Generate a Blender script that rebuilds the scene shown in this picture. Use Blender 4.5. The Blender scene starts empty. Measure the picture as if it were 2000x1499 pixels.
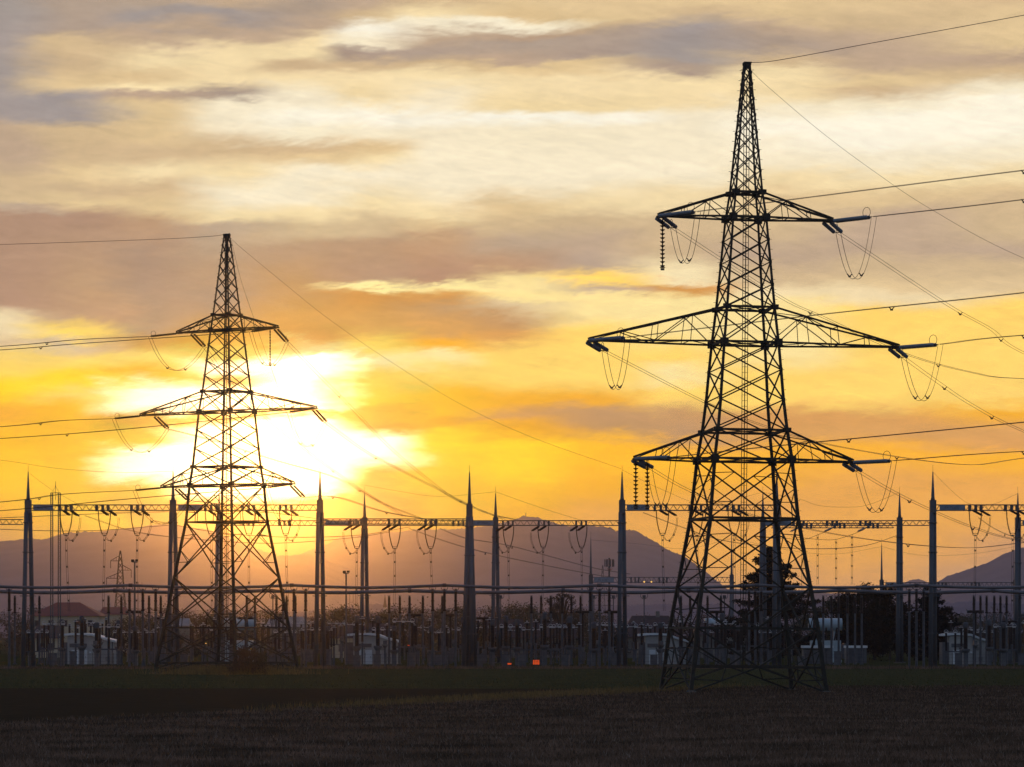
import bpy, math, random
import numpy as np
from mathutils import Vector, Matrix
R = random.Random(7)
NR = np.random.default_rng(11)
sc = bpy.context.scene
col = sc.collection
F = 6860.0; HZ = 1235.0; CH = 4.7
def at(u, v, Y): return Vector(((u-1000)/F*Y, Y, CH+(HZ-v)/F*Y))
def gx(u, Y): return (u-1000)/F*Y
def zz(v, Y): return CH+(HZ-v)/F*Y

# ---------------------------------------------------------------- materials
def lin(c):
    c = c/255.0
    return c/12.92 if c <= .04045 else ((c+.055)/1.055)**2.4
def srgb(r, g, b): return (lin(r), lin(g), lin(b), 1)
def mat(name, c1, c2=None, rough=.7, scale=2.0, metal=0.0, bump=0.0, spec=.3, stretch=(1,1,1)):
    m = bpy.data.materials.new(name); m.use_nodes = True
    nt = m.node_tree; b = nt.nodes['Principled BSDF']
    b.inputs['Roughness'].default_value = rough
    b.inputs['Metallic'].default_value = metal
    b.inputs['Specular IOR Level'].default_value = spec
    if c2 is None: c2 = tuple(x*.6 for x in c1)
    tc = nt.nodes.new('ShaderNodeNewGeometry')
    mp = nt.nodes.new('ShaderNodeMapping'); mp.inputs['Scale'].default_value = stretch
    nt.links.new(tc.outputs['Position'], mp.inputs['Vector'])
    n = nt.nodes.new('ShaderNodeTexNoise'); n.inputs['Scale'].default_value = scale
    n.inputs['Detail'].default_value = 5
    nt.links.new(mp.outputs['Vector'], n.inputs['Vector'])
    r = nt.nodes.new('ShaderNodeValToRGB')
    r.color_ramp.elements[0].position = .35; r.color_ramp.elements[1].position = .65
    r.color_ramp.elements[0].color = (*c1[:3], 1); r.color_ramp.elements[1].color = (*c2[:3], 1)
    nt.links.new(n.outputs['Fac'], r.inputs['Fac'])
    nt.links.new(r.outputs['Color'], b.inputs['Base Color'])
    if bump:
        bp = nt.nodes.new('ShaderNodeBump'); bp.inputs['Strength'].default_value = bump
        bp.inputs['Distance'].default_value = .2
        nt.links.new(n.outputs['Fac'], bp.inputs['Height']); nt.links.new(bp.outputs['Normal'], b.inputs['Normal'])
    return m
M = {}
M['pylon'] = mat('weathered_pylon_steel', (.035,.036,.030), (.020,.021,.018), .7, 3, .1, spec=.15)
M['galv'] = mat('galvanised_steel', (.082,.088,.10), (.052,.057,.066), .6, 1.5, .2)
M['mast'] = mat('painted_mast_steel', (.085,.098,.115), (.058,.068,.082), .6, .8, .1, stretch=(1,1,.3))
M['tube'] = mat('aluminium_tube', (.12,.12,.135), (.08,.08,.09), .4, .6, .3)
M['insul'] = mat('brown_porcelain', (.016,.010,.009), (.010,.007,.007), .6, 4, spec=.2)
M['glass'] = mat('grey_silicone_insulator', (.21,.25,.28), (.15,.18,.21), .3, 4)
M['wire'] = mat('stranded_conductor', (.05,.048,.045), (.035,.033,.03), .55, 5, .4)
M['plate'] = mat('blue_grey_sign_plate', (.20,.24,.30), (.15,.19,.24), .5, 2)
M['ink'] = mat('dark_lettering', (.08,.10,.13), None, .6, 2)
M['white'] = mat('off_white_render', (.34,.34,.33), (.26,.26,.255), .8, .7)
M['roofw'] = mat('pale_metal_roof', (.62,.66,.68), (.50,.54,.57), .5, 1)
M['dark'] = mat('dark_opening', (.03,.03,.035), None, .4, 2)
M['cab'] = mat('grey_cabinet_paint', (.095,.10,.11), (.065,.07,.08), .5, 1.5)
M['conc'] = mat('concrete', (.10,.10,.09), (.07,.07,.065), .9, 3)
M['redroof'] = mat('red_tile_roof', (.17,.045,.04), (.12,.035,.033), .8, 2, stretch=(1,1,4))
M['darkroof'] = mat('dark_tile_roof', (.055,.035,.035), (.04,.027,.027), .8, 2)
M['cream'] = mat('cream_wall', (.42,.38,.28), (.36,.32,.24), .85, .6)
M['needle'] = mat('dark_conifer_needles', (.010,.014,.010), (.006,.008,.006), .9, 3, spec=.05)
M['leaf'] = mat('autumn_leaves', (.055,.05,.022), (.028,.03,.014), .75, .6)
M['leafb'] = mat('brown_leaves', (.085,.05,.026), (.05,.033,.018), .75, .6)
M['leafd'] = mat('dark_leaves', (.013,.015,.007), (.006,.007,.004), .9, .6, spec=.05)
M['bark'] = mat('bark', (.05,.04,.03), (.03,.025,.02), .9, 5)
M['hill'] = mat('haze_tinted_wooded_hill', (.14,.128,.165), (.105,.098,.13), .95, .012, spec=0)  # mauve-blue of distant haze painted into the base colour of the dark woods
M['field'] = mat('green_brown_field', (.058,.055,.024), (.040,.039,.018), .95, .5, bump=.6, stretch=(.3,1,1), spec=0)
M['soil'] = mat('ploughed_soil', (.050,.035,.020), (.032,.023,.014), .95, 1.2, bump=1, stretch=(.25,1,1), spec=0)
M['stub'] = mat('stubble_soil', (.055,.037,.024), (.030,.021,.014), .95, 1.5, bump=1, spec=0)
M['yard'] = mat('yard_grass', (.045,.045,.014), (.028,.03,.012), .95, .6, bump=.5, spec=0)
M['blade'] = mat('dry_stubble_blades', (.23,.145,.10), (.065,.046,.03), .8, .22, spec=0)
M['bladep'] = mat('pale_straw', (.27,.21,.16), (.17,.13,.10), .7, 3)
M['bladed'] = mat('dark_field_grass', (.10,.088,.036), (.045,.044,.02), .9, .3, spec=0)
M['bladeg'] = mat('golden_grass', (.25,.15,.045), (.10,.07,.025), .8, 2)
M['clamp'] = mat('bright_aluminium_clamp', (.5,.5,.52), (.4,.4,.42), .35, 2, .5)
M['palewall'] = mat('weathered_pale_wall', (.17,.165,.15), (.12,.117,.11), .85, .5)
M['paleroof'] = mat('weathered_pale_roof', (.20,.21,.22), (.14,.15,.16), .7, .5)
M['red'] = mat('red_white_tower_paint', (.3,.06,.05), (.4,.4,.4), .6, .5)
M['tank'] = mat('blue_grey_tank_paint', (.34,.42,.46), (.26,.33,.37), .4, 1)
def emis(name, c, s):
    m = bpy.data.materials.new(name); m.use_nodes = True
    b = m.node_tree.nodes['Principled BSDF']
    b.inputs['Base Color'].default_value = (*c, 1)
    b.inputs['Emission Color'].default_value = (*c, 1); b.inputs['Emission Strength'].default_value = s
    return m
M['orange'] = emis('orange_lamp_glow', (1.0,.10,.01), .5)
M['yellow'] = emis('yellow_lamp_glow', (1.0,.55,.12), 1.2)

# ---------------------------------------------------------------- mesh builder
class MB:
    def __init__(s): s.v = []; s.f = []
    def add(s, vs, fs):
        o = len(s.v); s.v += [tuple(p) for p in vs]; s.f += [tuple(i+o for i in f) for f in fs]; return s
    def bar(s, p, q, w, h=None):
        p = Vector(p); q = Vector(q); h = h or w
        d = q-p
        if d.length < 1e-6: return s
        d.normalize()
        a = Vector((0,0,1)) if abs(d.z) < .9 else Vector((1,0,0))
        x = d.cross(a).normalized()*w/2; y = x.normalized().cross(d).normalized()*h/2
        vs = [p+x+y, p-x+y, p-x-y, p+x-y, q+x+y, q-x+y, q-x-y, q+x-y]
        return s.add(vs, [(0,1,2,3),(7,6,5,4),(0,4,5,1),(1,5,6,2),(2,6,7,3),(3,7,4,0)])
    def box(s, c, sx, sy, sz, rz=0):
        c = Vector(c); m = Matrix.Rotation(rz, 3, 'Z')
        vs = [c+m@Vector((a*sx/2, b*sy/2, e*sz/2)) for e in (-1,1) for a, b in ((-1,-1),(1,-1),(1,1),(-1,1))]
        return s.add(vs, [(3,2,1,0),(4,5,6,7),(0,1,5,4),(1,2,6,5),(2,3,7,6),(3,0,4,7)])
    def tube(s, pts, r, n=6, cap=True):
        pts = [Vector(p) for p in pts]; N = len(pts)
        rr = r if isinstance(r, (list, tuple)) else [r]*N
        vs = []; fs = []; prev = None
        for i, p in enumerate(pts):
            d = (pts[min(i+1,N-1)]-pts[max(i-1,0)])
            if d.length < 1e-9: d = Vector((0,0,1))
            d.normalize()
            if prev is None:
                a = Vector((0,0,1)) if abs(d.z) < .9 else Vector((1,0,0))
                x = d.cross(a).normalized()
            else: x = (prev-d*prev.dot(d)).normalized()
            prev = x; y = d.cross(x)
            for k in range(n):
                t = 2*math.pi*k/n
                vs.append(p+(x*math.cos(t)+y*math.sin(t))*rr[i])
        for i in range(N-1):
            for k in range(n):
                a = i*n+k; b = i*n+(k+1)%n
                fs.append((a,b,b+n,a+n))
        if cap: fs += [tuple(reversed(range(n))), tuple((N-1)*n+k for k in range(n))]
        return s.add(vs, fs)
    def sheds(s, p, q, r, core, step, n=8):
        p = Vector(p); q = Vector(q); L = (q-p).length; k = max(2, int(L/step))
        pts = []; rr = []
        for i in range(k):
            for t, a in ((0,core),(.45,core),(.5,r),(.7,r*.8),(.95,core)):
                pts.append(p.lerp(q, (i+t)/k)); rr.append(a)
        pts.append(q); rr.append(core)
        return s.tube(pts, rr, n)
    def ring(s, c, r, t, ax=(0,0,1), n=14, arc=1.0, start=0.0):
        c = Vector(c); ax = Vector(ax).normalized()
        a = Vector((1,0,0)) if abs(ax.x) < .9 else Vector((0,1,0))
        x = (a-ax*a.dot(ax)).normalized(); y = ax.cross(x)
        pts = [c+(x*math.cos(start+2*math.pi*arc*k/n)+y*math.sin(start+2*math.pi*arc*k/n))*r for k in range(n+1)]
        return s.tube(pts, t, 5)
    def build(s, name, m, parent=None, smooth=False):
        me = bpy.data.meshes.new(name); me.from_pydata(s.v, [], s.f); me.update()
        if smooth: me.polygons.foreach_set('use_smooth', [True]*len(me.polygons))
        me.materials.append(m)
        o = bpy.data.objects.new(name, me); col.objects.link(o)
        if parent: o.parent = parent
        return o
def tag(o, label=None, cat=None, group=None, kind=None):
    if label: o['label'] = label
    if cat: o['category'] = cat
    if group: o['group'] = group
    if kind: o['kind'] = kind
    return o
def thing(name, label, cat, loc=(0,0,0), rz=0, group=None):
    o = bpy.data.objects.new(name, None); o.empty_display_size = .3; col.objects.link(o)
    o.location = loc; o.rotation_euler = (0,0,rz)
    return tag(o, label, cat, group)
def copy_tree(o, parent=None):
    c = o.copy(); col.objects.link(c); c.parent = parent
    for ch in list(o.children): copy_tree(ch, c)
    return c
def smooth_pts(pts, k=6):
    pts = [Vector(p) for p in pts]
    if len(pts) < 3: return pts
    P = [2*pts[0]-pts[1]]+pts+[2*pts[-1]-pts[-2]]; out = []
    for i in range(1, len(P)-2):
        for j in range(k):
            t = j/k; a, b, c, d = P[i-1], P[i], P[i+1], P[i+2]
            out.append(.5*((2*b)+(c-a)*t+(2*a-5*b+4*c-d)*t*t+(3*b-a-3*c+d)*t**3))
    out.append(pts[-1]); return out

# ---------------------------------------------------------------- camera
cam = bpy.data.cameras.new('camera'); co = bpy.data.objects.new('camera', cam); col.objects.link(co)
co.location = (0,0,CH); co.rotation_euler = (math.radians(90),0,0)
cam.sensor_width = 36; cam.sensor_fit = 'HORIZONTAL'; cam.lens = 36*F/2000
cam.shift_y = (HZ-749.5)/2000; cam.clip_start = 1; cam.clip_end = 40000
sc.camera = co

# ---------------------------------------------------------------- sun and sky
SD = Vector((gx(522,1.0), 1.0, (HZ-878)/F)).normalized()
sun = bpy.data.lights.new('sun', 'SUN'); sun.energy = SUN_E = .27; sun.angle = math.radians(.5); sun.color = (1,.43,.06)
so = bpy.data.objects.new('sun', sun); col.objects.link(so); so.rotation_mode = 'QUATERNION'
so.rotation_quaternion = SD.to_track_quat('Z','Y'); so.location = (0,0,300)

w = bpy.data.worlds.new('World'); sc.world = w; w.use_nodes = True
nt = w.node_tree; nt.nodes.clear()
N = lambda t: nt.nodes.new(t)
def math_(op, a, b=None, c=None, clamp=False):
    n = N('ShaderNodeMath'); n.operation = op; n.use_clamp = clamp
    for i, x in enumerate((a, b, c)):
        if x is None: continue
        if isinstance(x, (int, float)): n.inputs[i].default_value = x
        else: nt.links.new(x, n.inputs[i])
    return n.outputs[0]
def mapr(x, a, b, c=0.0, d=1.0, smooth=False):
    n = N('ShaderNodeMapRange'); n.clamp = True
    n.interpolation_type = 'SMOOTHSTEP' if smooth else 'LINEAR'
    nt.links.new(x, n.inputs[0])
    for i, q in enumerate((a,b,c,d)): n.inputs[i+1].default_value = q
    return n.outputs[0]
def mix(f, a, b):
    n = N('ShaderNodeMix'); n.data_type = 'RGBA'
    if isinstance(f, (int,float)): n.inputs[0].default_value = f
    else: nt.links.new(f, n.inputs[0])
    for i, q in ((6,a),(7,b)):
        if isinstance(q, tuple): n.inputs[i].default_value = q
        else: nt.links.new(q, n.inputs[i])
    return n.outputs[2]
out = N('ShaderNodeOutputWorld')
tc = N('ShaderNodeTexCoord'); sep = N('ShaderNodeSeparateXYZ'); nt.links.new(tc.outputs['Generated'], sep.inputs[0])
X, Yc, Z = sep.outputs
ys = math_('MAXIMUM', Yc, .05)
U = math_('MULTIPLY_ADD', math_('DIVIDE', X, ys), F, 1000.0)      # azimuth, in sky units
V = math_('MULTIPLY_ADD', math_('DIVIDE', Z, ys), -F, HZ)         # elevation, in sky units
def noise(su, sv, tilt, detail, rough, seed, dist=0.0):
    cb = N('ShaderNodeCombineXYZ')
    vv = math_('MULTIPLY_ADD', U, tilt, V)
    nt.links.new(math_('MULTIPLY', U, su), cb.inputs[0]); nt.links.new(math_('MULTIPLY', vv, sv), cb.inputs[1])
    cb.inputs[2].default_value = seed
    n = N('ShaderNodeTexNoise'); n.inputs['Scale'].default_value = 1; n.inputs['Detail'].default_value = detail
    n.inputs['Roughness'].default_value = rough; n.inputs['Distortion'].default_value = dist
    nt.links.new(cb.outputs[0], n.inputs['Vector']); return math_('SUBTRACT', n.outputs['Fac'], .5)
n1 = noise(1/380, 1/95, .10, 7, .58, 3.1, .4)
n2 = noise(1/140, 1/26, -.05, 6, .6, 8.7, .3)
n6 = noise(1/46, 1/13, .22, 7, .66, 51.0, .7)
n3 = noise(1/300, 1/90, .0, 5, .55, 15.2)
U2 = math_('MULTIPLY_ADD', n3, 230.0, math_('MULTIPLY_ADD', n2, 90.0, U))
V2 = math_('MULTIPLY_ADD', n1, 84.0, math_('MULTIPLY_ADD', n2, 34.0, math_('MULTIPLY_ADD', n6, 20.0, V)))
PAL = dict(q=(166,153,146), d=(178,157,139), m=(193,167,141), t=(210,182,143), g=(224,195,149), c=(243,218,170),
           C=(247,232,200), W=(252,243,219), b=(193,155,122), B=(180,146,122), y=(257,214,112), h=(254,227,156),
           Y=(268,214,0), o=(258,190,30), O=(248,178,66), p=(220,162,96), P=(203,152,110), k=(201,154,106),
           e=(262,198,0), j=(234,168,88), r=(232,150,40))
AUR = 1.1
DUSK_A = (.09,.11,.18,1); DUSK_B = (.20,.22,.36,1)
SVAL = (2.3, 2.05, 1.35, 1); XVAL = (1.7, 1.5, 1.08, 1)
COLS = [
 (0,   'q0 q90 q130 q215 m245 m300 t350 t395 m415 B430 B600 c640 g668 y700 Y760 O805 o850 e900 e950 O1010 p1060 b1180'),
 (150, 'd0 d60 t85 t120 g165 q195 q220 t245 t300 g340 t370 g395 B420 b560 b620 y650 g670 y705 Y745 y770 o800 o830 e900 e1000 O1060 p1120 b1180'),
 (300, 'd0 q40 m75 c110 g150 c172 m190 g215 g260 t290 c330 t370 g410 b440 B520 b640 p670 y700 o735 x768 x785 o815 Y850 s885 s912 Y955 e1000 o1060 p1180'),
 (450, 'm0 q25 m60 c90 c160 d190 C215 C235 t280 c340 C390 c425 m450 b520 b600 p640 O670 y695 x720 o745 s770 s800 Y815 s835 s960 Y985 e1020 o1080 p1180'),
 (600, 'd0 m45 c75 c110 t130 c160 C200 W235 C255 t280 g300 C330 C390 c420 t450 b490 k560 p620 p660 h690 s705 s730 s800 Y812 s825 s955 Y985 e1030 o1080 p1180'),
 (720, 'm0 t30 W58 C80 d100 t130 c160 c200 W225 C255 g285 c310 C350 c400 t440 b480 b550 h565 p580 p640 y680 h703 y730 Y770 o800 o830 s858 s890 Y930 e1000 o1050 p1180'),
 (860, 't0 c30 C50 m75 d100 t125 c150 C200 W225 C250 C360 c420 g440 b470 b540 h555 p575 k600 p640 O670 h685 y720 o760 o800 O820 Y850 Y900 e950 o1010 O1060 p1180'),
 (1000,'g0 g30 C46 m66 d85 m115 g130 c160 c205 W222 C250 C350 g395 t430 m470 b520 h555 h575 g590 k620 p650 y685 y730 O780 p815 O840 Y865 Y920 o960 O1010 j1060 P1180'),
 (1180,'g0 g40 t55 d80 d110 g130 c160 c205 W230 C250 C350 c400 t435 m480 m520 y545 t560 h575 h610 y650 y700 y740 O785 k810 k830 o860 o900 O950 j1000 j1060 P1180'),
 (1340,'g0 t35 q70 q115 d135 c160 c195 C230 C260 C340 c400 t445 t500 c540 p555 h580 h640 y700 h740 y770 k815 k840 O860 o890 O940 j1000 j1060 P1180'),
 (1500,'g0 g30 m60 d90 t115 c140 c170 C210 W250 C300 c350 g385 g420 t450 m500 t540 c570 h600 h680 y740 y790 p820 p845 O875 O920 j980 j1060 P1180'),
 (1720,'g0 t40 m80 m120 g150 t170 C200 W230 W270 C310 c350 g385 m425 m480 t520 g550 c575 y620 y700 y775 p820 p850 O890 j940 j1000 j1060 P1180'),
 (2000,'t0 g40 g80 m110 t140 C175 W200 W250 C300 c340 g370 t400 t440 m490 t520 g560 y600 y660 y720 y770 O800 p840 p870 O890 j950 j1010 P1080 B1180'),
]
tv = math_('DIVIDE', V2, 1200.0, clamp=True)
cur = None; lastu = None
import re
SKYG = 1.0
CORR = {0: [(384,330,295), (390,328,299), (385,330,301), (374,322,301), (559,408,274), (550,402,276), (668,494,286), (669,499,286), (538,411,291), (444,279,189), (441,276,193), (934,784,474), (735,562,334), (1071,750,154), (1249,761,0), (948,438,21), (1081,555,0), (1199,647,0), (1215,661,0), (989,469,0), (705,362,80), (503,364,224)], 150: [(457,349,264), (446,341,263), (690,505,283), (671,486,278), (797,588,314), (351,311,301), (364,319,301), (688,505,283), (663,486,280), (778,586,317), (646,478,282), (772,591,319), (413,264,185), (466,310,194), (437,288,191), (1004,734,139), (636,528,342), (924,683,145), (1074,703,0), (912,671,152), (903,460,0), (822,440,0), (850,502,0), (833,532,0), (703,361,0), (484,284,59), (314,290,223)], 300: [(451,346,257), (374,324,300), (539,391,268), (949,757,432), (772,563,300), (997,794,448), (497,358,256), (774,578,309), (770,574,311), (654,480,279), (927,754,440), (636,472,273), (734,567,310), (456,296,186), (314,239,192), (194,204,188), (307,196,55), (580,569,140), (521,300,0), (2600,2450,2000), (2600,2450,2000), (6,80,0), (87,281,0), (2600,2450,2000), (2600,2450,2000), (0,200,0), (0,82,0), (0,123,0), (233,197,45)], 450: [(572,413,269), (368,320,298), (537,389,265), (951,752,425), (950,751,425), (391,306,246), (993,880,632), (978,869,629), (649,476,271), (912,741,423), (948,866,638), (864,725,418), (432,358,270), (320,254,186), (144,178,186), (145,122,48), (139,125,0), (84,315,65), (2600,2450,2000), (0,0,0), (2600,2450,2000), (2600,2450,2000), (0,0,0), (2600,2450,2000), (2600,2450,2000), (0,0,0), (0,0,0), (0,0,0), (0,0,22)], 600: [(443,342,261), (528,382,263), (961,756,426), (960,764,431), (645,462,266), (963,763,434), (977,861,618), (1030,970,778), (966,868,624), (625,452,255), (764,572,304), (967,873,639), (933,854,630), (879,730,417), (571,464,286), (370,270,188), (307,213,116), (244,172,65), (88,88,40), (113,432,265), (2600,2450,2000), (2600,2450,2000), (2600,2450,2000), (0,0,0), (2600,2450,2000), (2600,2450,2000), (0,0,0), (0,0,0), (0,0,0), (0,22,21)], 720: [(541,394,273), (663,478,269), (1063,988,800), (999,874,617), (397,297,233), (664,482,277), (963,763,434), (935,730,392), (1036,975,792), (978,869,626), (759,552,286), (930,749,423), (962,866,638), (900,739,419), (582,456,276), (416,285,189), (326,233,178), (986,911,407), (466,222,56), (385,237,81), (599,561,95), (513,660,388), (367,442,76), (240,352,0), (62,112,0), (0,28,0), (2600,2450,2000), (2600,2450,2000), (0,22,0), (0,0,0), (0,0,0), (136,157,50)], 860: [(655,473,270), (955,754,423), (990,875,637), (533,384,258), (439,337,264), (656,475,271), (954,758,428), (984,860,614), (1037,968,777), (978,860,613), (976,870,629), (930,754,429), (744,565,308), (497,312,185), (405,243,173), (1035,891,389), (638,306,75), (447,273,133), (600,314,98), (853,388,0), (933,836,405), (870,665,140), (818,439,0), (755,433,0), (636,302,0), (846,625,0), (784,602,0), (666,445,0), (640,400,0), (580,316,0), (546,318,74)], 1000: [(789,582,315), (777,557,287), (1028,921,677), (503,345,228), (444,345,268), (538,387,270), (799,588,308), (958,758,434), (945,735,390), (1048,996,827), (992,870,614), (994,877,630), (771,573,305), (655,487,280), (525,395,277), (503,306,185), (1051,844,363), (1074,863,354), (737,576,334), (537,294,124), (700,341,95), (1053,731,154), (1039,723,150), (934,441,10), (633,321,108), (918,420,1), (1183,755,0), (1216,776,0), (1048,542,0), (943,455,0), (850,408,46), (578,322,158)], 1180: [(801,586,318), (797,587,313), (680,490,278), (440,336,260), (432,328,260), (798,585,306), (967,761,434), (952,743,404), (1060,988,800), (986,863,611), (1001,879,630), (961,762,429), (665,490,282), (541,397,275), (515,383,283), (1173,771,137), (586,432,302), (1128,884,361), (1088,865,369), (1133,752,153), (1139,762,160), (1128,760,158), (1046,482,17), (571,318,143), (577,322,139), (1194,585,0), (1234,607,0), (1122,523,2), (995,461,64), (1040,482,52), (724,378,159)], 1340: [(799,587,319), (673,486,278), (372,318,296), (378,325,297), (441,329,252), (1003,788,439), (952,744,414), (998,873,629), (1000,872,620), (1004,881,632), (967,765,430), (674,489,278), (681,493,283), (1012,834,482), (741,320,59), (1106,877,374), (1103,864,363), (1159,762,149), (1114,893,388), (1200,792,156), (616,333,138), (582,326,150), (1119,517,15), (1277,626,0), (1158,533,8), (1053,484,68), (1135,519,57), (784,402,165)], 1500: [(798,583,313), (788,577,309), (552,400,272), (442,337,262), (677,488,274), (976,772,436), (955,747,415), (1006,878,627), (1051,969,768), (1005,875,621), (972,763,425), (802,581,306), (807,594,318), (688,500,283), (556,401,276), (683,493,280), (1014,804,456), (1125,870,355), (1120,881,374), (1181,778,155), (1216,807,164), (796,377,100), (818,402,104), (1155,531,16), (1186,545,10), (1052,480,76), (1159,527,59), (812,413,167)], 1720: [(793,578,315), (676,490,278), (548,395,270), (550,396,269), (801,590,311), (671,477,269), (1001,874,621), (1055,975,773), (1062,975,773), (1010,881,627), (972,765,425), (806,588,310), (556,400,274), (564,406,278), (695,504,287), (826,606,321), (996,789,458), (1172,762,151), (1170,774,162), (1209,796,162), (821,392,102), (834,408,109), (1192,545,15), (1037,474,77), (1122,513,68), (1195,541,59), (836,422,167)], 2000: [(715,506,285), (789,577,310), (795,586,311), (551,393,269), (691,497,278), (1024,895,639), (1061,977,773), (1065,984,776), (1018,887,629), (983,774,432), (812,591,314), (692,498,281), (703,513,289), (563,407,280), (700,510,288), (825,604,332), (1191,774,157), (1177,772,161), (1203,786,163), (1208,795,172), (1141,522,10), (842,410,112), (861,407,109), (1251,579,6), (1092,496,77), (1162,530,64), (839,419,163), (616,386,236)]}
for u, spec in COLS:
    cr = N('ShaderNodeValToRGB'); nt.links.new(tv, cr.inputs[0]); el = cr.color_ramp.elements
    cr.color_ramp.interpolation = 'EASE'
    toks = [(t[0], int(t[1:])) for t in spec.split()]
    while len(el) > 1: el.remove(el[0])
    for i, (k, v) in enumerate(toks):
        e = el[0] if i == 0 else el.new(v/1200)
        if i == 0: e.position = v/1200
    for e in el:
        k = min(toks, key=lambda t: abs(t[1]/1200-e.position))[0]
        e.color = SVAL if k == 's' else XVAL if k == 'x' else srgb(*PAL[k])
        if u in CORR and k not in 'sx':
            i = [t[1] for t in toks].index(min([t[1] for t in toks], key=lambda q: abs(q/1200-e.position)))
            e.color = tuple(x/1000 for x in CORR[u][i])+(1,)
    if cur is None: cur = cr.outputs[0]
    else: cur = mix(mapr(U2, lastu, u, smooth=True), cur, cr.outputs[0])
    lastu = u
# fine wisps: cloud density variation
n4 = noise(1/70, 1/16, -.12, 8, .62, 21.0, .5)
n5 = noise(1/420, 1/60, .12, 8, .6, 33.0, .8)
n8 = noise(1/105, 1/48, .15, 9, .62, 77.0, 2.2)
n7 = noise(1/190, 1/24, -.22, 8, .65, 47.0, 1.0)
det = math_('ADD', math_('MULTIPLY_ADD', n4, .26, 1.0), math_('MULTIPLY_ADD', n5, .26, math_('MULTIPLY_ADD', n7, .20, math_('MULTIPLY', n8, .20))))
vm = N('ShaderNodeVectorMath'); vm.operation = 'SCALE'; nt.links.new(cur, vm.inputs[0]); nt.links.new(det, vm.inputs['Scale'])
# aureole: the brightening of the sky towards the sun itself
sx, sy = 1000+F*SD.x/SD.y, HZ-F*SD.z/SD.y
dx = math_('MULTIPLY', math_('SUBTRACT', U, sx), .72); dy = math_('SUBTRACT', V, sy)
dd = math_('SQRT', math_('ADD', math_('MULTIPLY', dx, dx), math_('MULTIPLY', dy, dy)))
au = math_('MULTIPLY', math_('EXPONENT', math_('MULTIPLY', dd, -1/115.0)), AUR)
ax_ = N('ShaderNodeVectorMath'); ax_.operation = 'SCALE'; ax_.inputs[0].default_value = (1.0,.62,.02); nt.links.new(au, ax_.inputs['Scale'])
av = N('ShaderNodeVectorMath'); nt.links.new(vm.outputs[0], av.inputs[0]); nt.links.new(ax_.outputs[0], av.inputs[1])
skyc = av.outputs[0]
sky = N('ShaderNodeTexSky'); sky.sky_type = 'NISHITA'; sky.sun_disc = False
sky.sun_elevation = math.asin(SD.z); sky.sun_rotation = math.atan2(SD.x, SD.y)
sky.air_density = 1.2; sky.dust_density = 2; sky.ozone_density = 2
bgN = N('ShaderNodeBackground'); nt.links.new(sky.outputs[0], bgN.inputs[0]); bgN.inputs[1].default_value = .15
cn = N('ShaderNodeTexNoise'); cn.inputs['Scale'].default_value = 3.2; cn.inputs['Detail'].default_value = 7; cn.inputs['Distortion'].default_value = .6
mpp = N('ShaderNodeMapping'); mpp.inputs['Scale'].default_value = (1,1,3.5); nt.links.new(tc.outputs['Generated'], mpp.inputs[0]); nt.links.new(mpp.outputs[0], cn.inputs['Vector'])
cc = mix(mapr(cn.outputs['Fac'], .38, .66), DUSK_A, DUSK_B)
bgD = N('ShaderNodeBackground'); nt.links.new(cc, bgD.inputs[0]); bgD.inputs[1].default_value = 1.0
ad = N('ShaderNodeAddShader'); nt.links.new(bgN.outputs[0], ad.inputs[0]); nt.links.new(bgD.outputs[0], ad.inputs[1])
bgC = N('ShaderNodeBackground'); nt.links.new(skyc, bgC.inputs[0]); bgC.inputs[1].default_value = 1.0
front = math_('MULTIPLY', mapr(Yc, .86, .975, smooth=True), mapr(Z, .42, .19, smooth=True))
ms = N('ShaderNodeMixShader'); nt.links.new(front, ms.inputs[0])
nt.links.new(ad.outputs[0], ms.inputs[1]); nt.links.new(bgC.outputs[0], ms.inputs[2])
nt.links.new(ms.outputs[0], out.inputs['Surface'])

# ---------------------------------------------------------------- air
hz = MB(); hz.box((0, 4935, 146), 12400, 9930, 294)
hm = bpy.data.materials.new('thin_evening_haze'); hm.use_nodes = True; hn = hm.node_tree; hn.nodes.clear()
ho = hn.nodes.new('ShaderNodeOutputMaterial'); pv = hn.nodes.new('ShaderNodeVolumePrincipled')
pv.inputs['Color'].default_value = (1,.76,.45,1); pv.inputs['Density'].default_value = 2.2e-5      # fine droplets, forward scattering
pv.inputs['Anisotropy'].default_value = .975
pw = hn.nodes.new('ShaderNodeVolumePrincipled'); pw.inputs['Color'].default_value = (.62,.66,1,1)
pw.inputs['Density'].default_value = 3.4e-5; pw.inputs['Anisotropy'].default_value = 0.0        # clear air, scattering evenly
ad2 = hn.nodes.new('ShaderNodeAddShader'); hn.links.new(pv.outputs[0], ad2.inputs[0]); hn.links.new(pw.outputs[0], ad2.inputs[1])
hn.links.new(ad2.outputs[0], ho.inputs['Volume'])
tag(hz.build('haze', hm), kind='stuff')

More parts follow.
